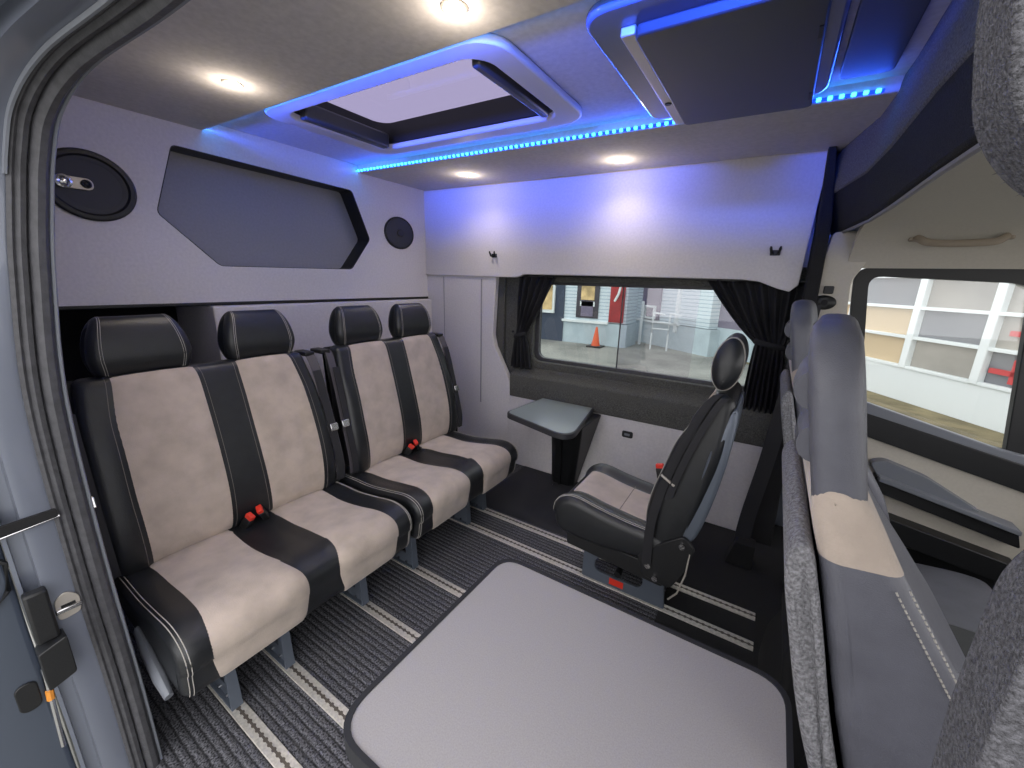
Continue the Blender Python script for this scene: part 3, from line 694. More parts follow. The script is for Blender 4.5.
# frame, brackets
T(MB().prism(rpoly([(1.655, 0.268), (2.02, 0.240), (2.055, 0.310), (1.65, 0.330)], 0.01), sy0+0.02, sy1-0.02, fy).build('seat_frame', M['plastic'], t, bevel=0.004))
for yy in (sy0+0.006, sy1-0.006):
    T(MB().prism(rpoly([(1.955, 0.275), (2.050, 0.262), (2.082, 0.33), (2.110, 0.44), (2.07, 0.475), (2.0, 0.42), (1.93, 0.345)], 0.018, 4), yy-0.008, yy+0.008, fy).build('hinge_plate', M['plastic'], t, bevel=0.003))
    T(MB().cyl((2.070, yy-0.016, 0.440), (2.070, yy+0.002, 0.440), 0.010, 14).build('bolt', M['chrome'], t, smooth=True))
    T(MB().cyl((1.972, yy-0.018, 0.325), (1.972, yy+0.002, 0.325), 0.010, 14).build('bolt', M['chrome'], t, smooth=True))
T(MB().cyl((2.0, sy0-0.012, 0.285), (2.0, sy0+0.01, 0.285), 0.010, 14).build('bolt', M['chrome'], t, smooth=True))
T(MB().tube([(2.095, sy0+0.0, 0.42), (2.092, sy0-0.004, 0.34), (2.075, sy0-0.004, 0.26), (2.05, sy0, 0.22)], 0.003, 6).build('release_cable', M['lamp_ring'], t, smooth=True))
for yy in (RY[4]-0.008, RY[5]+0.0):
    slot = rrect(1.72, 1.925, 0.055, 0.125, 0.03)
    pl = [(1.665, 0.0075), (2.018, 0.0075), (2.005, 0.13), (1.93, 0.165), (1.93, 0.245), (1.67, 0.255)]
    p_ = MB().prism(rpoly(pl, 0.008, 3), yy-0.005, yy+0.005, fy, [slot]).build('side_plate', M['steel_blue'], t, bevel=0.0015); T(p_)
T(MB().box(1.69, 1.95, RY[4]+0.004, RY[5]-0.008, 0.14, 0.16).build('slide_rail', M['chrome'], t, bevel=0.003))
T(MB().box(1.79, 1.91, RY[4]-0.024, RY[4]-0.014, 0.135, 0.148).build('slide_bar', M['chrome'], t, bevel=0.002))
T(MB().cyl((1.825, RY[4]-0.030, 0.090), (1.825, RY[4]+0.004, 0.095), 0.015, 14).build('knob', M['plastic'], t, smooth=True))
T(MB().box(1.79, 1.85, RY[4]-0.0148, RY[4]-0.0132, 0.020, 0.050).build('warning_tag', M['red'], t))
belt_buckle(t, (1.90, sy1+0.0, 0.515), (0.0, -0.25, 0)); 
b1 = smooth_open([(2.10, sy0+0.05, 0.95), (2.070, sy0+0.022, 0.905), (2.020, sy0+0.000, 0.76), (1.985, sy0-0.008, 0.62), (1.965, sy0-0.012, 0.48), (1.968, sy0-0.012, 0.33)], 6)
T(MB().ribbon(b1, (1, 0.3, 0.25), 0.015, 0.0012).build('belt', M['webbing'], t, smooth=True))
T(MB().ribbon([Vector(p)+Vector((0.028, -0.004, 0.0)) for p in b1[2:20]], (1, 0.3, 0.25), 0.012, 0.0012).build('belt', M['webbing'], t, smooth=True))
T(MB().box(-0.026, 0.026, -0.004, 0.004, -0.004, 0.004, T=Matrix.Translation((2.0, sy0-0.010, 0.66)) @ Matrix.Rotation(0.55, 4, 'Y')).build('belt_tongue', M['lamp_ring'], t, bevel=0.002))
for o in t.children:
    if o.name.startswith('buckle'): T(o)

# ------------------------------------------------------------------ cab seats
def cab_seat(name, label, y0, y1):
    ym = (y0+y1)/2
    t = thing(name, label, 'seat', (2.5, ym, 0), 0, 'front cab seats seen from behind')
    bc = [(2.282, 0.99), (2.303, 0.92), (2.328, 0.82), (2.354, 0.72), (2.392, 0.586), (2.42, 0.45), (2.445, 0.32), (2.52, 0.27), (2.60, 0.33), (2.615, 0.50), (2.575, 0.65), (2.505, 0.76), (2.44, 0.850), (2.385, 0.935), (2.348, 1.0), (2.315, 1.028), (2.288, 1.024)]
    def bb(tt, y, p): return 0.0
    ysb = lambda y, p: ym+(y-ym)*(1-0.10*smooth01(0.85, 1.02, p.y))
    pb = Pad(bc, y0, y1, 0.022, bb, yscale=ysb)
    def half(keep_top):
        m = pb.mesh(MB(), 24); me = bpy.data.meshes.new('tmp'); me.from_pydata([tuple(v) for v in m.v], [], m.f)
        bm = bmesh.new(); bm.from_mesh(me); bmesh.ops.recalc_face_normals(bm, faces=bm.faces[:])
        r_ = bmesh.ops.bisect_plane(bm, geom=bm.verts[:]+bm.edges[:]+bm.faces[:], plane_co=(2.35, 0, 0.938), plane_no=(-0.05, 0, 1), clear_inner=keep_top, clear_outer=not keep_top)
        bmesh.ops.holes_fill(bm, edges=[e for e in bm.edges if e.is_boundary])
        bm.verts.index_update(); out = MB(); out.v = [tuple(v.co) for v in bm.verts]; out.f = [tuple(v.index for v in f.verts) for f in bm.faces]; out.m = [0]*len(out.f)
        bm.free(); bpy.data.meshes.remove(me); return out
    bk = half(False).build('backrest', M['leather_cab'], t, smooth=True)
    half(True).build('shoulder_panel', M['suede'], t, smooth=True)
    pc = Pad([(2.275, 0.945), (2.266, 0.91), (2.285, 0.82), (2.315, 0.70), (2.352, 0.586), (2.388, 0.45), (2.412, 0.34), (2.440, 0.33), (2.415, 0.45), (2.385, 0.586), (2.350, 0.71), (2.324, 0.82), (2.304, 0.90), (2.292, 0.94)], y0-0.006, y1+0.006, 0.010, yscale=ysb)
    pc.mesh(MB(), 10).build('rear_cover', M['carpet_grey'], t, smooth=True)
    # double stitching down the near side
    for q in (0, 0.011):
        mb = MB(); n_ = 34
        pts = [Vector((2.374+q+0.118*u, y0-0.0006+(0.0 if u > 0.3 else 0.0), 0.925+q*0.55-0.19*u)) for u in [k/n_ for k in range(n_+1)]]
        pts = [Vector((p.x, ysb(y0-0.0006, Vector((0, p.z))), p.z)) for p in pts]
        for k in range(n_): mb.cyl(pts[k], pts[k]+(pts[k+1]-pts[k])*0.62, 0.0012, 5)
        mb.build('stitching', M['stitch'], bk, smooth=True)
    # headrest: padded arch leaning forward, two rolls inside
    a0, a1 = y0+0.028, y1-0.055
    def ring_path():
        cl = rrect(a0+0.043, a1-0.043, 0.974, 1.187, [0.03, 0.03, 0.06, 0.06], 8); out = []
        n_ = len(cl); dd = []
        for i, q in enumerate(cl):   # drop duplicates
            if not dd or (Vector(q)-Vector(dd[-1])).length > 1e-4: dd.append(q)
        return dd
    cl = ring_path(); rg = []; n_ = len(cl)
    for i in range(n_+1):
        q = Vector(cl[i % n_]); pa = Vector(cl[(i-1) % n_]); pb_ = Vector(cl[(i+1) % n_]); tg = (pb_-pa).normalized(); nn = Vector((tg.y, -tg.x))
        ring = []
        for k in range(20):
            a_ = 2*PI*k/20; ca = math.cos(a_); sa = math.sin(a_)
            ex = 0.60
            u_ = math.copysign(abs(ca)**ex, ca)*0.042; v_ = math.copysign(abs(sa)**ex, sa)*0.030
            yz = q+nn*u_
            ring.append(Vector((2.262+v_+(1.230-yz.y)*0.20+(yz.x-a0)*0.11, yz.x, yz.y)))
        rg.append(ring)
    h = MB().rings(rg, caps=False).build('headrest', M['leather_cab'], t, smooth=True)
    for zc in (1.065, 1.138):
        mb = MB(); rg = []
        for k in range(13):
            u = k/12; y = a0+0.05+(a1-a0-0.10)*u; rr = 0.036*(1-0.25*abs(2*u-1)**3)
            rg.append([Vector((2.236+(y-a0)*0.11+(1.238-zc)*0.20+rr*0.8*math.cos(q*PI/8), y, zc+rr*math.sin(q*PI/8))) for q in range(16)])
        mb.rings(rg).build('padded_roll', M['leather_cab'], h, smooth=True)
    for sg in (-0.06, 0.06): MB().cyl((2.315, ym+sg, 0.97), (2.305, ym+sg, 1.02), 0.006, 8).build('post', M['chrome'], t)
    # cushion and base
    cc = [(2.52, 0.20), (2.52, 0.27), (2.70, 0.26), (2.92, 0.28), (3.0, 0.26), (3.0, 0.19), (2.8, 0.17)]
    Pad(cc, y0+0.0, y1-0.0, 0.035).mesh(MB(), 8).build('seat_cushion', M['leather_cab'], t, smooth=True)
    MB().prism(rpoly([(2.42, 0.0), (2.92, 0.0), (2.90, 0.18), (2.44, 0.27)], 0.02), y0+0.03, y1-0.03, fy).build('seat_base', M['plastic'], t, bevel=0.01)
    for o in t.children: o.location = (-t.location.x, -t.location.y, 0)
    return t
cab_seat('passenger_seat', 'near cab seat from behind: grey felt back, dark vinyl side and arched headrest', 0.075, 0.545)
cab_seat('driver_seat', 'far cab seat beyond the near one, its narrow vinyl headrest against the black curtain', 1.01, 1.47)
# centre console between
t = thing('centre_console', 'black plastic console on the floor behind the cab seats, beside the rail ends', 'console', (2.5, 0.78, 0)); TT = t
T(MB().rings([[Vector((2.345+dx, 0.60+0.02*u, z)) , Vector((2.345+dx, 0.96-0.05*u, z)), Vector((2.9, 0.96-0.05*u, z)), Vector((2.9, 0.60+0.02*u, z))] for z, dx, u in ((0, 0, 0), (0.15, 0.005, .3), (0.24, 0.03, .6), (0.33, 0.02, 1), (0.36, 0.05, 1.4))]).build('lower_body', M['plastic_matt'], t, bevel=0.015, seg=3))
T(MB().prism(rpoly([(2.37, 0.20), (2.46, 0.20), (2.50, 0.42), (2.42, 0.45)], 0.02), 0.66, 0.90, fy).build('cup_holder', M['plastic'], t, bevel=0.012, seg=3))
T(MB().box(2.42, 2.80, 0.62, 0.91, 0.361, 0.40).build('upper_tray', M['plastic'], t, bevel=0.01))

# belt strap + dark pillar at cab end of the far wall
t = thing('cab_seat_belt', 'black belt strap hanging from the cab pillar down to the floor', 'seat belt', (2.30, 1.55, 0)); TT = t
T(MB().ribbon(smooth_open([(2.34, 1.70, 1.20), (2.315, 1.66, 0.85), (2.285, 1.60, 0.50), (2.25, 1.52, 0.22), (2.24, 1.48, 0.02)], 5), (1, 0.2, 0), 0.032, 0.002).build('strap', M['webbing'], t, smooth=True))
T(MB().prism(rpoly([(2.19, 0.0), (2.30, 0.0), (2.30, 0.12), (2.22, 0.12)], 0.01), 1.44, 1.52, fy).build('anchor_cover', M['plastic_matt'], t, bevel=0.008))
struct(MB().prism([(2.285, 0.0), (2.375, 0.0), (2.36, 0.9), (2.345, 1.54), (2.30, 1.90), (2.28, 1.90), (2.30, 1.50), (2.30, 0.9)], 1.70, 1.90, fy).build('trim_6', M['carpet_black'], bevel=0.006), 'black felt pillar edge between the side wall and the cab')

# ------------------------------------------------------------------ header between ceiling and cab
hd = []
ysx = [-0.36, -0.2, 0.0, 0.3, 0.7, 1.1, 1.4, 1.6, 1.75, 1.94]
def hdx(y): return 0.045*smooth01(0.6, -0.2, y) - 0.085*smooth01(1.25, 1.90, y)
mb = MB().rings([[Vector((2.425+hdx(y), y, ZR+0.04)), Vector((2.408+hdx(y), y, 1.84)), Vector((2.395+hdx(y), y, 1.67)), Vector((2.40+hdx(y), y, 1.645)), Vector((2.46+hdx(y), y, 1.66)), Vector((2.50, y, ZR+0.04))] for y in ysx])
struct(mb.build('trim_7', M['header_felt'], bevel=0.012, seg=3), 'grey felt header between the rear cabin and the cab')
mb = MB().rings([[Vector((2.402+hdx(y), y, 1.655)), Vector((2.418+hdx(y)*0.6, y, 1.505)), Vector((2.44+hdx(y)*0.6, y, 1.50)), Vector((2.50, y, 1.66))] for y in ysx])
struct(mb.build('trim_8', M['carpet_black'], bevel=0.006), 'black felt underside of the header')
struct(MB().tube([(2.436+hdx(y)*0.6, y, 1.500) for y in ysx[:-1]], 0.007, 8).build('trim_9', M['recess'], smooth=True), 'thin grey edge strip of the cab headlining')

# ------------------------------------------------------------------ cab shell
cm = M['cream']
# headlining: curved section in yz
rgs = []
sec = [(-0.30, 1.42), (-0.10, 1.49), (0.3, 1.515), (1.2, 1.515), (1.50, 1.505), (1.64, 1.47), (1.72, 1.40), (1.752, 1.355)]
for x in (2.43, 2.7, 3.0, 3.3, 3.62):
    dz = 0.0 if x < 3.1 else -0.03
    rgs.append([Vector((x, y, z+dz)) for y, z in sec] + [Vector((x, y+0.02, z+dz+0.02)) for y, z in sec[::-1]])
cabc = MB().rings(rgs).build('ceiling', cm, smooth=True); struct(cabc, 'cream cab headlining')
struct(MB().box(2.44, 3.7, -0.36, 1.96, 1.56, 1.58).build('ceiling', M['body']), 'cab roof skin')
struct(MB().box(2.47, 2.50, -0.36, 1.96, 1.56, 2.0).build('wall_front', M['body']), 'outer skin above the cab')
struct(MB().box(3.62, 3.66, -0.36, 1.96, -0.05, 0.75).build('wall_front', M['plastic']), 'cab front below the windscreen')
# far B pillar cream trim
bp = MB().prism(rpoly([(2.345, 0.45), (2.53, 0.45), (2.50, 0.9), (2.462, 1.20), (2.455, 1.30), (2.50, 1.40), (2.50, 1.50), (2.36, 1.50), (2.335, 1.30), (2.345, 0.9)], 0.02, 3), 1.735, 1.80, fy).build('trim_10', cm, bevel=0.012, seg=3); struct(bp, 'cream pillar trim beside the cab door')
t = thing('belt_anchor', 'black belt height adjuster on the cream cab pillar', 'seat belt anchor', (2.385, 1.735, 1.235))
MB().prism(rrect(-0.018, 0.018, 0.012, 0.045, 0.006), -0.012, 0, fy).build('slider', M['plastic'], t, bevel=0.003)
MB().lathe([(0.044, 0), (0.044, -0.010), (0.030, -0.020), (0.001, -0.022)], (-0.008, 0, -0.025), 'y', 28, sy=0.7).build('belt_loop', M['plastic'], t, smooth=True)
MB().cyl((-0.008, -0.030, -0.025), (-0.008, -0.020, -0.025), 0.012, 16).build('bolt', M['plastic_matt'], t, smooth=True)
# door with window
wh = rpoly([(2.512, 1.325), (2.575, 0.86), (2.60, 0.79), (3.02, 0.68), (3.30, 0.64), (3.25, 1.0), (2.96, 1.305)], [0.05, 0.03, 0.02, 0.02, 0.03, 0.03, 0.05], 5)
dr = MB().prism(rpoly([(2.463, 1.36), (2.475, 1.22), (2.53, 0.75), (2.56, 0.05), (3.55, 0.05), (3.50, 0.70), (3.05, 1.36)], [0.06, 0.02, 0.02, 0.02, 0.02, 0.02, 0.05], 5), 1.765, 1.80, fy, [wh]).build('door_1', M['plastic'], bevel=0.008, seg=3)
struct(dr, 'cab door with its window')
MB().prism(wh, 1.80, 1.805, fy).build('pane', M['glass_cab'], dr)
MB().prism(rpoly([(2.975, 1.30), (3.02, 1.30), (3.10, 0.66), (3.05, 0.66)], 0.004), 1.775, 1.812, fy).build('window_post', M['plastic'], dr, bevel=0.003)
MB().prism(rpoly([(2.588, 0.80), (2.60, 0.745), (3.30, 0.585), (3.30, 0.64), (3.02, 0.685)], 0.012), 1.735, 1.77, fy).build('sill_trim', M['grey_plastic'], dr, bevel=0.010, seg=3)
MB().prism(rpoly([(2.59, 0.755), (2.60, 0.655), (3.30, 0.49), (3.30, 0.595)], 0.012), 1.725, 1.768, fy).build('upper_card', M['plastic'], dr, bevel=0.008)
MB().prism(rpoly([(2.60, 0.655), (2.615, 0.20), (3.35, 0.12), (3.30, 0.495)], 0.012), 1.745, 1.768, fy).build('door_card', cm, dr, bevel=0.006)
MB().prism(rpoly([(2.655, 0.545), (2.70, 0.565), (2.84, 0.525), (3.02, 0.425), (2.70, 0.475)], 0.02), 1.70, 1.75, fy).build('armrest', M['grey_plastic'], dr, bevel=0.012, seg=3)
MB().prism(rpoly([(2.68, 0.49), (3.12, 0.39), (3.14, 0.32), (2.70, 0.42)], 0.01), 1.69, 1.75, fy).build('door_pocket', M['plastic'], dr, bevel=0.008)
MB().prism(rpoly([(2.70, 0.33), (3.15, 0.25), (3.17, 0.16), (2.72, 0.23)], 0.01), 1.67, 1.75, fy).build('door_pocket', M['plastic'], dr, bevel=0.008)
MB().prism(rpoly([(2.69, 0.50), (3.12, 0.40), (3.12, 0.382), (2.69, 0.48)], 0.004), 1.665, 1.75, fy).build('grab_ledge', M['grey_plastic'], dr, bevel=0.005)
t = thing('grab_handle', 'beige grab handle on the headlining above the cab door window', 'handle', (2.72, 1.66, 1.445))
M['handle'] = mat('shade_toned_plastic', rgb(150, 138, 122), 0.6)  # darker beige carries the shade of the recess around the handle
MB().tube(smooth_open([(-0.125, 0.015, 0.018), (-0.11, -0.020, 0.012), (-0.08, -0.034, -0.004), (0.0, -0.038, -0.008), (0.08, -0.034, -0.004), (0.11, -0.020, 0.012), (0.125, 0.015, 0.018)], 5), 0.009, 10, rz=0.013).build('grip', M['handle'], t, smooth=True)
for s in (-1, 1): MB().box(s*0.118-0.018, s*0.118+0.018, -0.012, 0.022, 0.004, 0.034).build('mount', M['handle'], t, bevel=0.006)
# near side cab wall (with open window space), B pillar and rear body side
struct(MB().prism([(2.42, -0.05), (3.66, -0.05), (3.66, 0.62), (2.42, 0.70)], -0.36, -0.32, fy).build('wall_right', M['plastic']), 'near cab side below its window')

# near carpeted pillar beside the sliding door (hairy felt)
def pillar():
    pl = [(2.236, 1.45), (2.239, 1.37), (2.246, 1.333), (2.257, 1.316), (2.275, 1.302), (2.36, 1.272), (2.44, 1.25), (2.44, 1.225), (2.36, 1.21), (2.305, 1.195), (2.294, 1.17), (2.294, 1.10), (2.300, 1.0), (2.310, 0.5), (2.31, 0.0), (2.56, 0.0), (2.56, 1.9), (2.236, 1.9)]
    return [(2.2+(x-2.2)*1.163+(0.001 if z > 1.24 else -0.006), 1.27+(z-1.27)*1.163-(0.012 if 1.24 < z < 1.4 else 0)) if x < 2.45 and 0.9 < z < 1.5 else (x+0.008*(x < 2.4), z) for x, z in pl]
mb = MB().prism(rpoly(pillar(), 0.02, 3), -0.285, -0.25, fy)
pil = mb.build('trim_11', M['carpet_pillar'], bevel=0.008, seg=3); struct(pil, 'hairy grey felt lining of the door pillar')
# felt fibres: short tufts
mb = MB(); rnd = random.Random(3)
def edgepts():
    P_ = rpoly(pillar(), 0.02, 3)
    for i in range(len(P_)):
        a = Vector(P_[i]); b = Vector(P_[(i+1) % len(P_)])
        if a.x > 2.47 or a.y < 0.75 or a.y > 1.6 or b.x > 2.5: continue
        L = (b-a).length; n = int(L*9000)
        nn = Vector(((b-a).y, -(b-a).x)).normalized()
        for k in range(n): yield a+(b-a)*rnd.random(), nn
for p, nn in edgepts():
    y = -0.283+0.031*rnd.random(); d = 0.0005+0.0014*rnd.random()
    cx = 2.40; o_ = Vector((-1, 0)) if p.x < 2.33 else (Vector((0, -1)) if p.y > 1.23 else Vector((0, 1)))
    q = Vector((p.x-o_.x*0.001, y, p.y-o_.y*0.001)); e = q + Vector((o_.x*d+rnd.uniform(-.001, .001), rnd.uniform(-.001, .001), o_.y*d+rnd.uniform(-.0015, .0015)))
    w = Vector((0, 0.0003, 0.0003))
    mb.add([q-w, q+w, e], [(0, 1, 2)])
for k in range(14000):
    x = rnd.uniform(2.32, 2.48); z = rnd.uniform(0.85, 1.13) if rnd.random() < .6 else rnd.uniform(1.36, 1.5)
    q = Vector((x, -0.2852, z)); e = q+Vector((rnd.uniform(-.003, .003), -rnd.uniform(.0003, .0015), rnd.uniform(-.003, .003))); w = Vector((0.0003, 0, 0.0003))
    mb.add([q-w, q+w, e], [(0, 1, 2)])
fo = mb.build('felt_fibres', M['carpet_pillar'], pil); fo['kind'] = 'stuff'

# ------------------------------------------------------------------ sliding door opening (rear jamb and top), swept strips
def catmull(pts, per):
    return smooth_open(pts, per)
path = catmull([(1.01, -0.325, -0.12), (1.0, -0.325, 0.27), (1.0, -0.330, 0.62), (1.0, -0.326, 1.0), (1.0, -0.300, 1.25), (1.0, -0.277, 1.395), (1.012, -0.263, 1.475), (1.048, -0.246, 1.548), (1.15, -0.215, 1.610), (1.40, -0.172, 1.648), (1.75, -0.14, 1.69), (2.2, -0.12, 1.72), (2.7, -0.12, 1.72)], 8)
def normal_o(i):
    a = path[max(0, i-1)]; b = path[min(len(path)-1, i+1)]; t_ = (b-a); n = Vector((-t_.z, 0, t_.x)).normalized()  # left of direction: away from opening
    return n
def strip(prof, name, m, parent=None, label=None, bevel=0, i0=0, i1=None):
    rg = []
    i1 = i1 or len(path)
    for i in range(i0, i1):
        n = normal_o(i); p = path[i]; k = 1.0
        rg.append([p + n*o_ + Vector((0, -d*k, 0)) for d, o_ in prof])
    return MB().rings(rg).build(name, m, parent, smooth=True, bevel=bevel)
js = strip([(0.052, 0.004), (0.062, 0.0), (0.098, 0.002), (0.100, 0.030), (0.120, 0.032), (0.122, 0.012), (0.128, 0.012), (0.128, 0.10), (0.02, 0.10), (0.01, 0.03), (0.045, 0.02)], 'trim_12', M['body']); struct(js, 'blue-grey painted door jamb')
js = strip([(0.002, 0.018), (0.004, -0.004), (0.010, -0.012), (0.020, -0.014), (0.027, -0.008), (0.030, 0.002), (0.033, -0.004), (0.040, -0.006), (0.046, 0.0), (0.050, -0.003), (0.056, 0.0), (0.057, 0.02)], 'trim_13', M['rubber']); struct(js, 'black rubber seal of the sliding door opening')
js = strip([(-0.004, 0.03), (-0.004, 0.0), (-0.002, -0.003), (0.002, -0.003), (0.004, 0.0), (0.004, 0.03)], 'trim_14', M['grey_plastic']); struct(js, 'thin pale lip inside the door seal')
i_top = next(i for i, q in enumerate(path) if q.z > 1.42)
js = strip([(0.054, 0.0), (0.055, -0.006), (0.059, -0.006), (0.061, 0.0)], 'trim_15', M['grey_plastic'], i0=i_top); struct(js, 'gutter edge along the top of the door opening, coloured pale as a highlight')  # bright line put into the colour: pale highlight on the upper gutter edge
# near side wall rear of the opening + above it
def nearwall():
    mb = MB()
    rg = []
    for z, y in ((-0.05, -0.345), (0.3, -0.345), (1.0, -0.345), (1.25, -0.318), (1.395, -0.295), (1.55, -0.262), (1.70, -0.20), (2.0, -0.13)):
        rg.append([Vector((-0.47, y, z)), Vector((0.985, y, z)), Vector((0.985, y+0.02, z)), Vector((-0.47, y+0.02, z))])
    return mb.rings(rg)
struct(nearwall().build('wall_right', M['body']), 'near side body wall behind the sliding door opening')
struct(MB().rings([[Vector((x, -0.16, 1.72)), Vector((x, -0.10, 2.0)), Vector((x, -0.13, 2.0)), Vector((x, -0.25, 1.73))] for x in (0.985, 2.6)]).build('wall_right', M['body']), 'body side above the sliding door opening')

# striker, track, guide on the jamb
t = thing('door_striker', 'round silver latch plate with a slot, screwed to the painted door jamb', 'latch', (1.0, -0.402, 0.555))
MB().prism(rpoly([(-0.018, -0.030), (0.018, -0.026), (0.020, 0.018), (0.0, 0.036), (-0.018, 0.020)], 0.012, 4), 0.0, 0.004, lambda u, v, d: (d, u, v)).build('plate', M['lamp_ring'], t, bevel=0.001)
MB().box(0.004, 0.010, -0.020, 0.020, -0.010, 0.0).build('bar', M['chrome'], t, bevel=0.002)
MB().box(0.0035, 0.0050, -0.010, 0.012, 0.0, 0.006).build('slot', M['plastic_matt'], t)
t = thing('door_guide', 'black plastic guide block on the door jamb below the latch plate', 'door guide', (1.001, -0.440, 0.455))
MB().prism(rpoly([(-0.022, -0.055), (0.022, -0.04), (0.022, 0.055), (-0.022, 0.04)], 0.006), 0.0, 0.04, lambda u, v, d: (d, u, v)).build('block', M['plastic'], t, bevel=0.003)
MB().box(0.0, 0.025, -0.018, 0.016, 0.050, 0.17).build('ribbed_cover', M['plastic'], t, bevel=0.005)
t = thing('track_slot', 'dark horizontal door track with a thin steel edge in the body side', 'door track', (0.985, -0.41, 0.775))
MB().prism(rpoly([(-0.10, -0.022), (0.030, -0.010), (0.030, 0.008), (-0.10, 0.002)], 0.004), 0.015, 0.022, lambda u, v, d: (d, u, v)).build('channel', M['plastic_matt'], t)
MB().tube([(0.018, -0.09, -0.024), (0.018, 0.032, -0.010)], 0.004, 8).build('steel_edge', M['chrome'], t, smooth=True)
# open sliding door behind, outside
t = thing('sliding_door', 'dark slate sliding door slid open along the body at the far left', 'door', (0.3, -0.52, 0)); TT = t
rg = []
for z, y in ((-0.12, -0.458), (0.0, -0.457), (0.5, -0.460), (0.9, -0.458), (1.3, -0.425), (1.55, -0.385)):
    rg.append([Vector((-0.35, y-0.16, z)), Vector((0.94, y-0.16, z)), Vector((0.970, y-0.09, z)), Vector((0.970, y, z)), Vector((-0.35, y, z))])
T(MB().rings(rg).build('door_shell', M['body_dark'], t, bevel=0.01, seg=3))
T(MB().tube([(0.977, -0.466, 0.20), (0.977, -0.458, 0.42)], 0.005, 8).build('gas_rod', M['chrome'], t, smooth=True))
T(MB().tube([(0.978, -0.4615, 0.335), (0.978, -0.460, 0.36)], 0.0065, 8).build('amber_marker', mat('amber_plastic', rgb(230, 150, 60), 0.4), t, smooth=True))
T(MB().prism(rrect(-0.505, -0.472, 0.33, 0.40, 0.014), 0.969, 0.975, fx).build('handle_recess', M['plastic'], t, bevel=0.002))
T(MB().tube([(0.975, -0.490, 0.60), (0.978, -0.468, 0.63), (0.978, -0.462, 0.69), (0.975, -0.480, 0.715), (0.975, -0.500, 0.69)], 0.005, 8, closed=True).build('latch_arm', M['plastic'], t, smooth=True))

# ------------------------------------------------------------------ outside
g = MB().box(-30, 30, -20, 40, -0.62, -0.56).build('floor', mat('wet_asphalt', rgb(138, 138, 132), 0.75, 0, 1.2, 0.25, 0.3, 30)); struct(g, 'grey asphalt yard outside')
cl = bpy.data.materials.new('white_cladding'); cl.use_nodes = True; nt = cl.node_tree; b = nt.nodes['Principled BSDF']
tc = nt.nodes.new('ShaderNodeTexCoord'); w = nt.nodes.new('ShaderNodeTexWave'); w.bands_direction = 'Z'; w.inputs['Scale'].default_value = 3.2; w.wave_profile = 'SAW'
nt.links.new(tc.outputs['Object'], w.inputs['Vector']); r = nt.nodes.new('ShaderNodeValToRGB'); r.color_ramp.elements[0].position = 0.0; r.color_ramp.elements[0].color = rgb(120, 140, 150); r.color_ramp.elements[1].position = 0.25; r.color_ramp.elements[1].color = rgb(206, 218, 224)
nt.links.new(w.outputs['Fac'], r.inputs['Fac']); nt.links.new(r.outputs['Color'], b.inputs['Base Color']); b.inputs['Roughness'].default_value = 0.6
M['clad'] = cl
M['plinth'] = mat('pale_blue_render', rgb(178, 192, 198), 0.8, 0, 3, 0.08)
M['navy'] = mat('navy_paint', rgb(52, 62, 80), 0.6)
M['darkwin'] = mat('dark_window', rgb(58, 54, 62), 0.25)
M['mauve'] = mat('grey_mauve_shutter', rgb(112, 104, 124), 0.6)
M['whitep'] = mat('white_paint', rgb(222, 228, 228), 0.6)
M['ochre'] = mat('ochre_print', rgb(200, 172, 122), 0.6, 0, 3.0, 0.5)
M['redp'] = mat('red_poster', rgb(150, 44, 44), 0.6, 0, 2.5, 0.35)
M['conec'] = mat('orange_cone_plastic', rgb(214, 92, 52), 0.6)
Y0 = 11.0; G = -0.56
t = thing('building', 'white clad building with navy end and posters, left through the side window', 'building', (-2.8, Y0, G)); TT = t
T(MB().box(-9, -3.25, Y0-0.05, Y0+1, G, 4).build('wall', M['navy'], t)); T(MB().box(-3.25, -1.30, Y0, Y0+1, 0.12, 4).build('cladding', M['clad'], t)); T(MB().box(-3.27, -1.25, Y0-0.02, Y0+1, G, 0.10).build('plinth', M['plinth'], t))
T(MB().box(-3.27, -1.80, Y0-0.10, Y0, 0.08, 0.15).build('sill', M['whitep'], t))
wn = MB().box(-2.84, -2.14, Y0-0.04, Y0, 0.22, 2.2).build('window', M['darkwin'], t); T(wn)
for (x0, x1, z0, z1, m_) in ((-2.70, -2.28, 0.75, 1.9, 'ochre'), (-2.72, -2.26, 0.57, 0.71, 'whitep'), (-2.68, -2.30, 0.27, 0.72, 'mauve')):
    MB().box(x0, x1, Y0-0.05, Y0-0.04, z0, z1).build('poster', M[m_], wn)
p = MB().box(-1.80, -1.38, Y0-0.05, Y0, 0.15, 2.2).build('red_poster', M['redp'], t); T(p)
MB().tube([(-1.66, Y0-0.06, 0.75), (-1.56, Y0-0.06, 0.95), (-1.52, Y0-0.06, 1.15)], 0.035, 6).build('lettering', M['whitep'], p)
T(MB().box(-4.9, -3.55, Y0-0.12, Y0-0.05, 0.30, 2.2).build('window', M['whitep'], t)); T(MB().box(-4.8, -3.62, Y0-0.14, Y0-0.12, 0.40, 2.2).build('poster', M['ochre'], t))
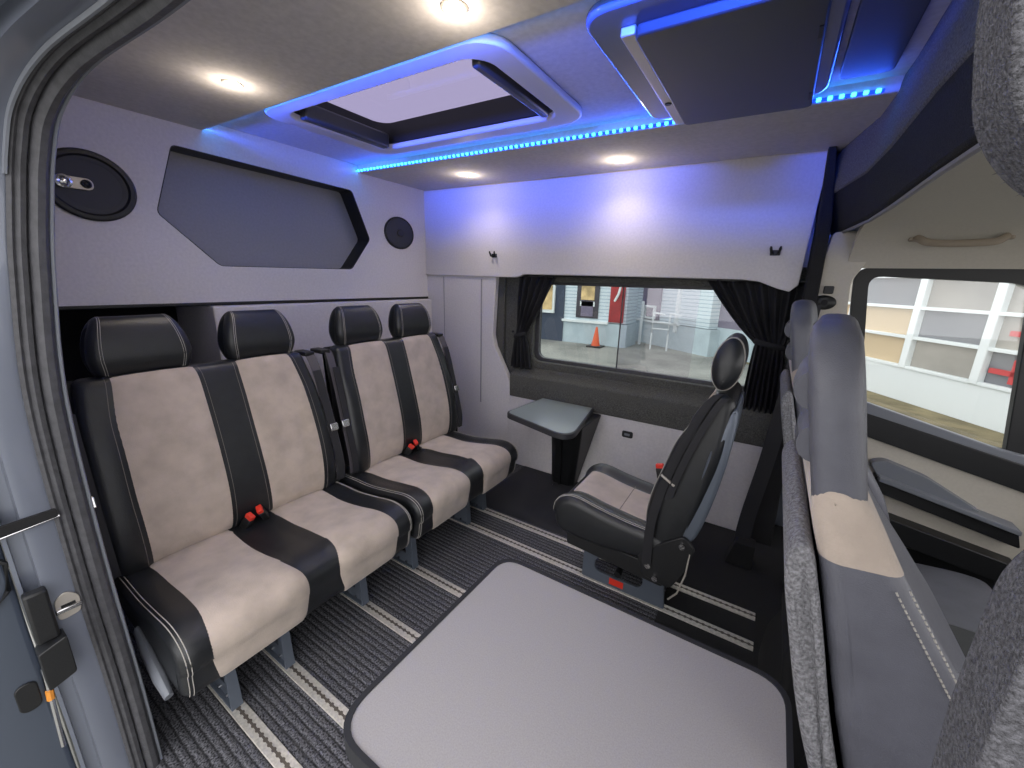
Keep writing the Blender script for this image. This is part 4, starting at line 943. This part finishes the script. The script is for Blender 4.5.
# second building, angled
t = thing('building', 'white clad building with grey shutter standing at an angle, centre of the side window', 'building', (-1.75, 13.0, G), math.atan2(-1.9, 2.65)); 
L = 3.2
MB().box(0, L, 0, 0.8, 0.16, 4).build('cladding', M['clad'], t); t.children[0].location = (0, 0, -G)
def Z(o): o.location = (0, 0, -G); return o
Z(MB().box(0, L+0.1, -0.03, 0.8, G, 0.14).build('plinth', M['plinth'], t)); Z(MB().box(0, L-1.0, -0.10, 0, 0.12, 0.18).build('sill', M['whitep'], t))
wn = Z(MB().box(0.55, 1.35, -0.05, 0, 0.20, 2.2).build('shutter', M['mauve'], t))
Z(MB().prism([(0.72, 0.22), (1.22, 0.22), (1.22, 0.62), (0.72, 0.62)], -0.12, -0.05, fy, [[(0.78, 0.28), (1.16, 0.28), (1.16, 0.56), (0.78, 0.56)]]).build('window_frame', M['whitep'], t))
Z(MB().box(-0.05, 0.02, -0.10, 0.02, G, 3).build('drain_pipe', M['navy'], t))
Z(MB().box(L-1.15, L-1.07, -0.10, 0, G+0.5, 3).build('downpipe', M['whitep'], t))
Z(MB().box(L, L+1.3, 0.3, 0.8, G, 0.2).build('side_wing', M['plinth'], t)); Z(MB().box(L, L+1.3, 0.3, 0.8, 0.2, 3).build('side_wing_upper', M['mauve'], t))
# railing
t = thing('handrail', 'white metal handrail standing against the far building', 'handrail', (-0.62, 11.3, G))
for s in (0, 0.45): MB().tube(smooth_open([(s, 0, 0), (s, 0, 0.95), (s+0.06, 0, 1.03), (s+0.3, 0, 1.0)], 4), 0.022, 8).build('post', M['whitep'], t, smooth=True)
MB().tube([(0, 0, 0.6), (0.45, 0, 0.6)], 0.018, 6).tube([(0, 0, 0.78), (0.45, 0, 0.78)], 0.018, 6).build('crossbar', M['whitep'], t)
t = thing('traffic_cone', 'orange traffic cone on a dark base outside the side window', 'cone', (-2.0, 10.6, G))
MB().lathe([(0.13, 0.04), (0.10, 0.16), (0.03, 0.56), (0.02, 0.58)], (0, 0, 0), n=24).build('cone_body', M['conec'], t, smooth=True)
MB().box(-0.21, 0.21, -0.21, 0.21, 0, 0.045).build('base', M['plastic'], t, bevel=0.01)
# pedestal bollard near window
tag(MB().box(-1.18, -1.10, 12.0, 12.08, G, 0.75).build('bollard', M['whitep'], bevel=0.02), 'slim white post at the corner between the two buildings', 'post')
# cab view: white garage front with panes
A = Vector((3.1, 10.4)); Bv = Vector((5.9, 5.85)); ang = math.atan2(Bv.y-A.y, Bv.x-A.x); L = (Bv-A).length
t = thing('garage_front', 'white panelled garage front with reflective panes, seen through the cab door window', 'building', (A.x, A.y, G), ang)
Z(MB().box(-1, L+4, 0, 0.3, G, 0.03).build('lower_panel', M['whitep'], t)); Z(MB().box(-1, L+4, 0.01, 0.3, 2.1, 4.0).build('upper_wall', M['whitep'], t))
pn = mat('reflective_pane', rgb(150, 146, 138), 0.12, 0, 0.9, 0.35, spec=0.6); pn2 = mat('tan_blind_pane', rgb(198, 176, 140), 0.3); pn3 = mat('dark_pane', rgb(122, 124, 128), 0.1)
cols = [-1.0, 0.75, 2.05, 3.15, 4.25, 5.5, 7.5]; rows = [0.03, 0.52, 1.0, 1.5, 2.1]
for i in range(6):
    for j in range(4):
        m_ = pn2 if (i <= 1 and j < 2) else (pn3 if (i+j) % 3 == 0 else pn)
        Z(MB().box(cols[i], cols[i+1], 0.06, 0.10, rows[j], rows[j+1]).build('pane', m_, t))
for c in cols: Z(MB().box(c-0.06, c+0.06, -0.03, 0.1, 0.01, 2.15).build('mullion', M['whitep'], t, bevel=0.01))
for q in rows: Z(MB().box(-1, 7.5, -0.02, 0.1, q-0.025, q+0.025).build('glazing_bar', M['whitep'], t, bevel=0.005))
rd = mat('red_sticker', rgb(196, 70, 70), 0.6)
Z(MB().box(3.25, 3.85, 0.03, 0.06, 0.20, 0.27).box(3.5, 3.62, 0.03, 0.06, 0.10, 0.42).box(3.35, 3.9, 0.03, 0.06, 0.72, 0.79).box(3.75, 3.95, 0.03, 0.06, 0.6, 0.72).build('red_sign', rd, t))
struct(MB().box(-1, L+4, -0.9, -0.02, G, G+0.03, T=Matrix.Translation((A.x, A.y, 0)) @ Matrix.Rotation(ang, 4, 'Z')).build('floor', mat('mossy_verge', rgb(122, 112, 84), 0.9, 0, 3, 0.3)), 'mossy verge along the garage front')

# ------------------------------------------------------------------ light
w = bpy.data.worlds.new('world'); bpy.context.scene.world = w; w.use_nodes = True; nt = w.node_tree
bg = nt.nodes['Background']; bg.inputs['Color'].default_value = (0.90, 0.885, 0.895, 1); bg.inputs['Strength'].default_value = 1.55
sc = bpy.context.scene
sc.view_settings.view_transform = 'Standard'; sc.view_settings.look = 'None'; sc.view_settings.gamma = 1; sc.view_settings.use_curve_mapping = False
sc.view_settings.exposure = 0.85
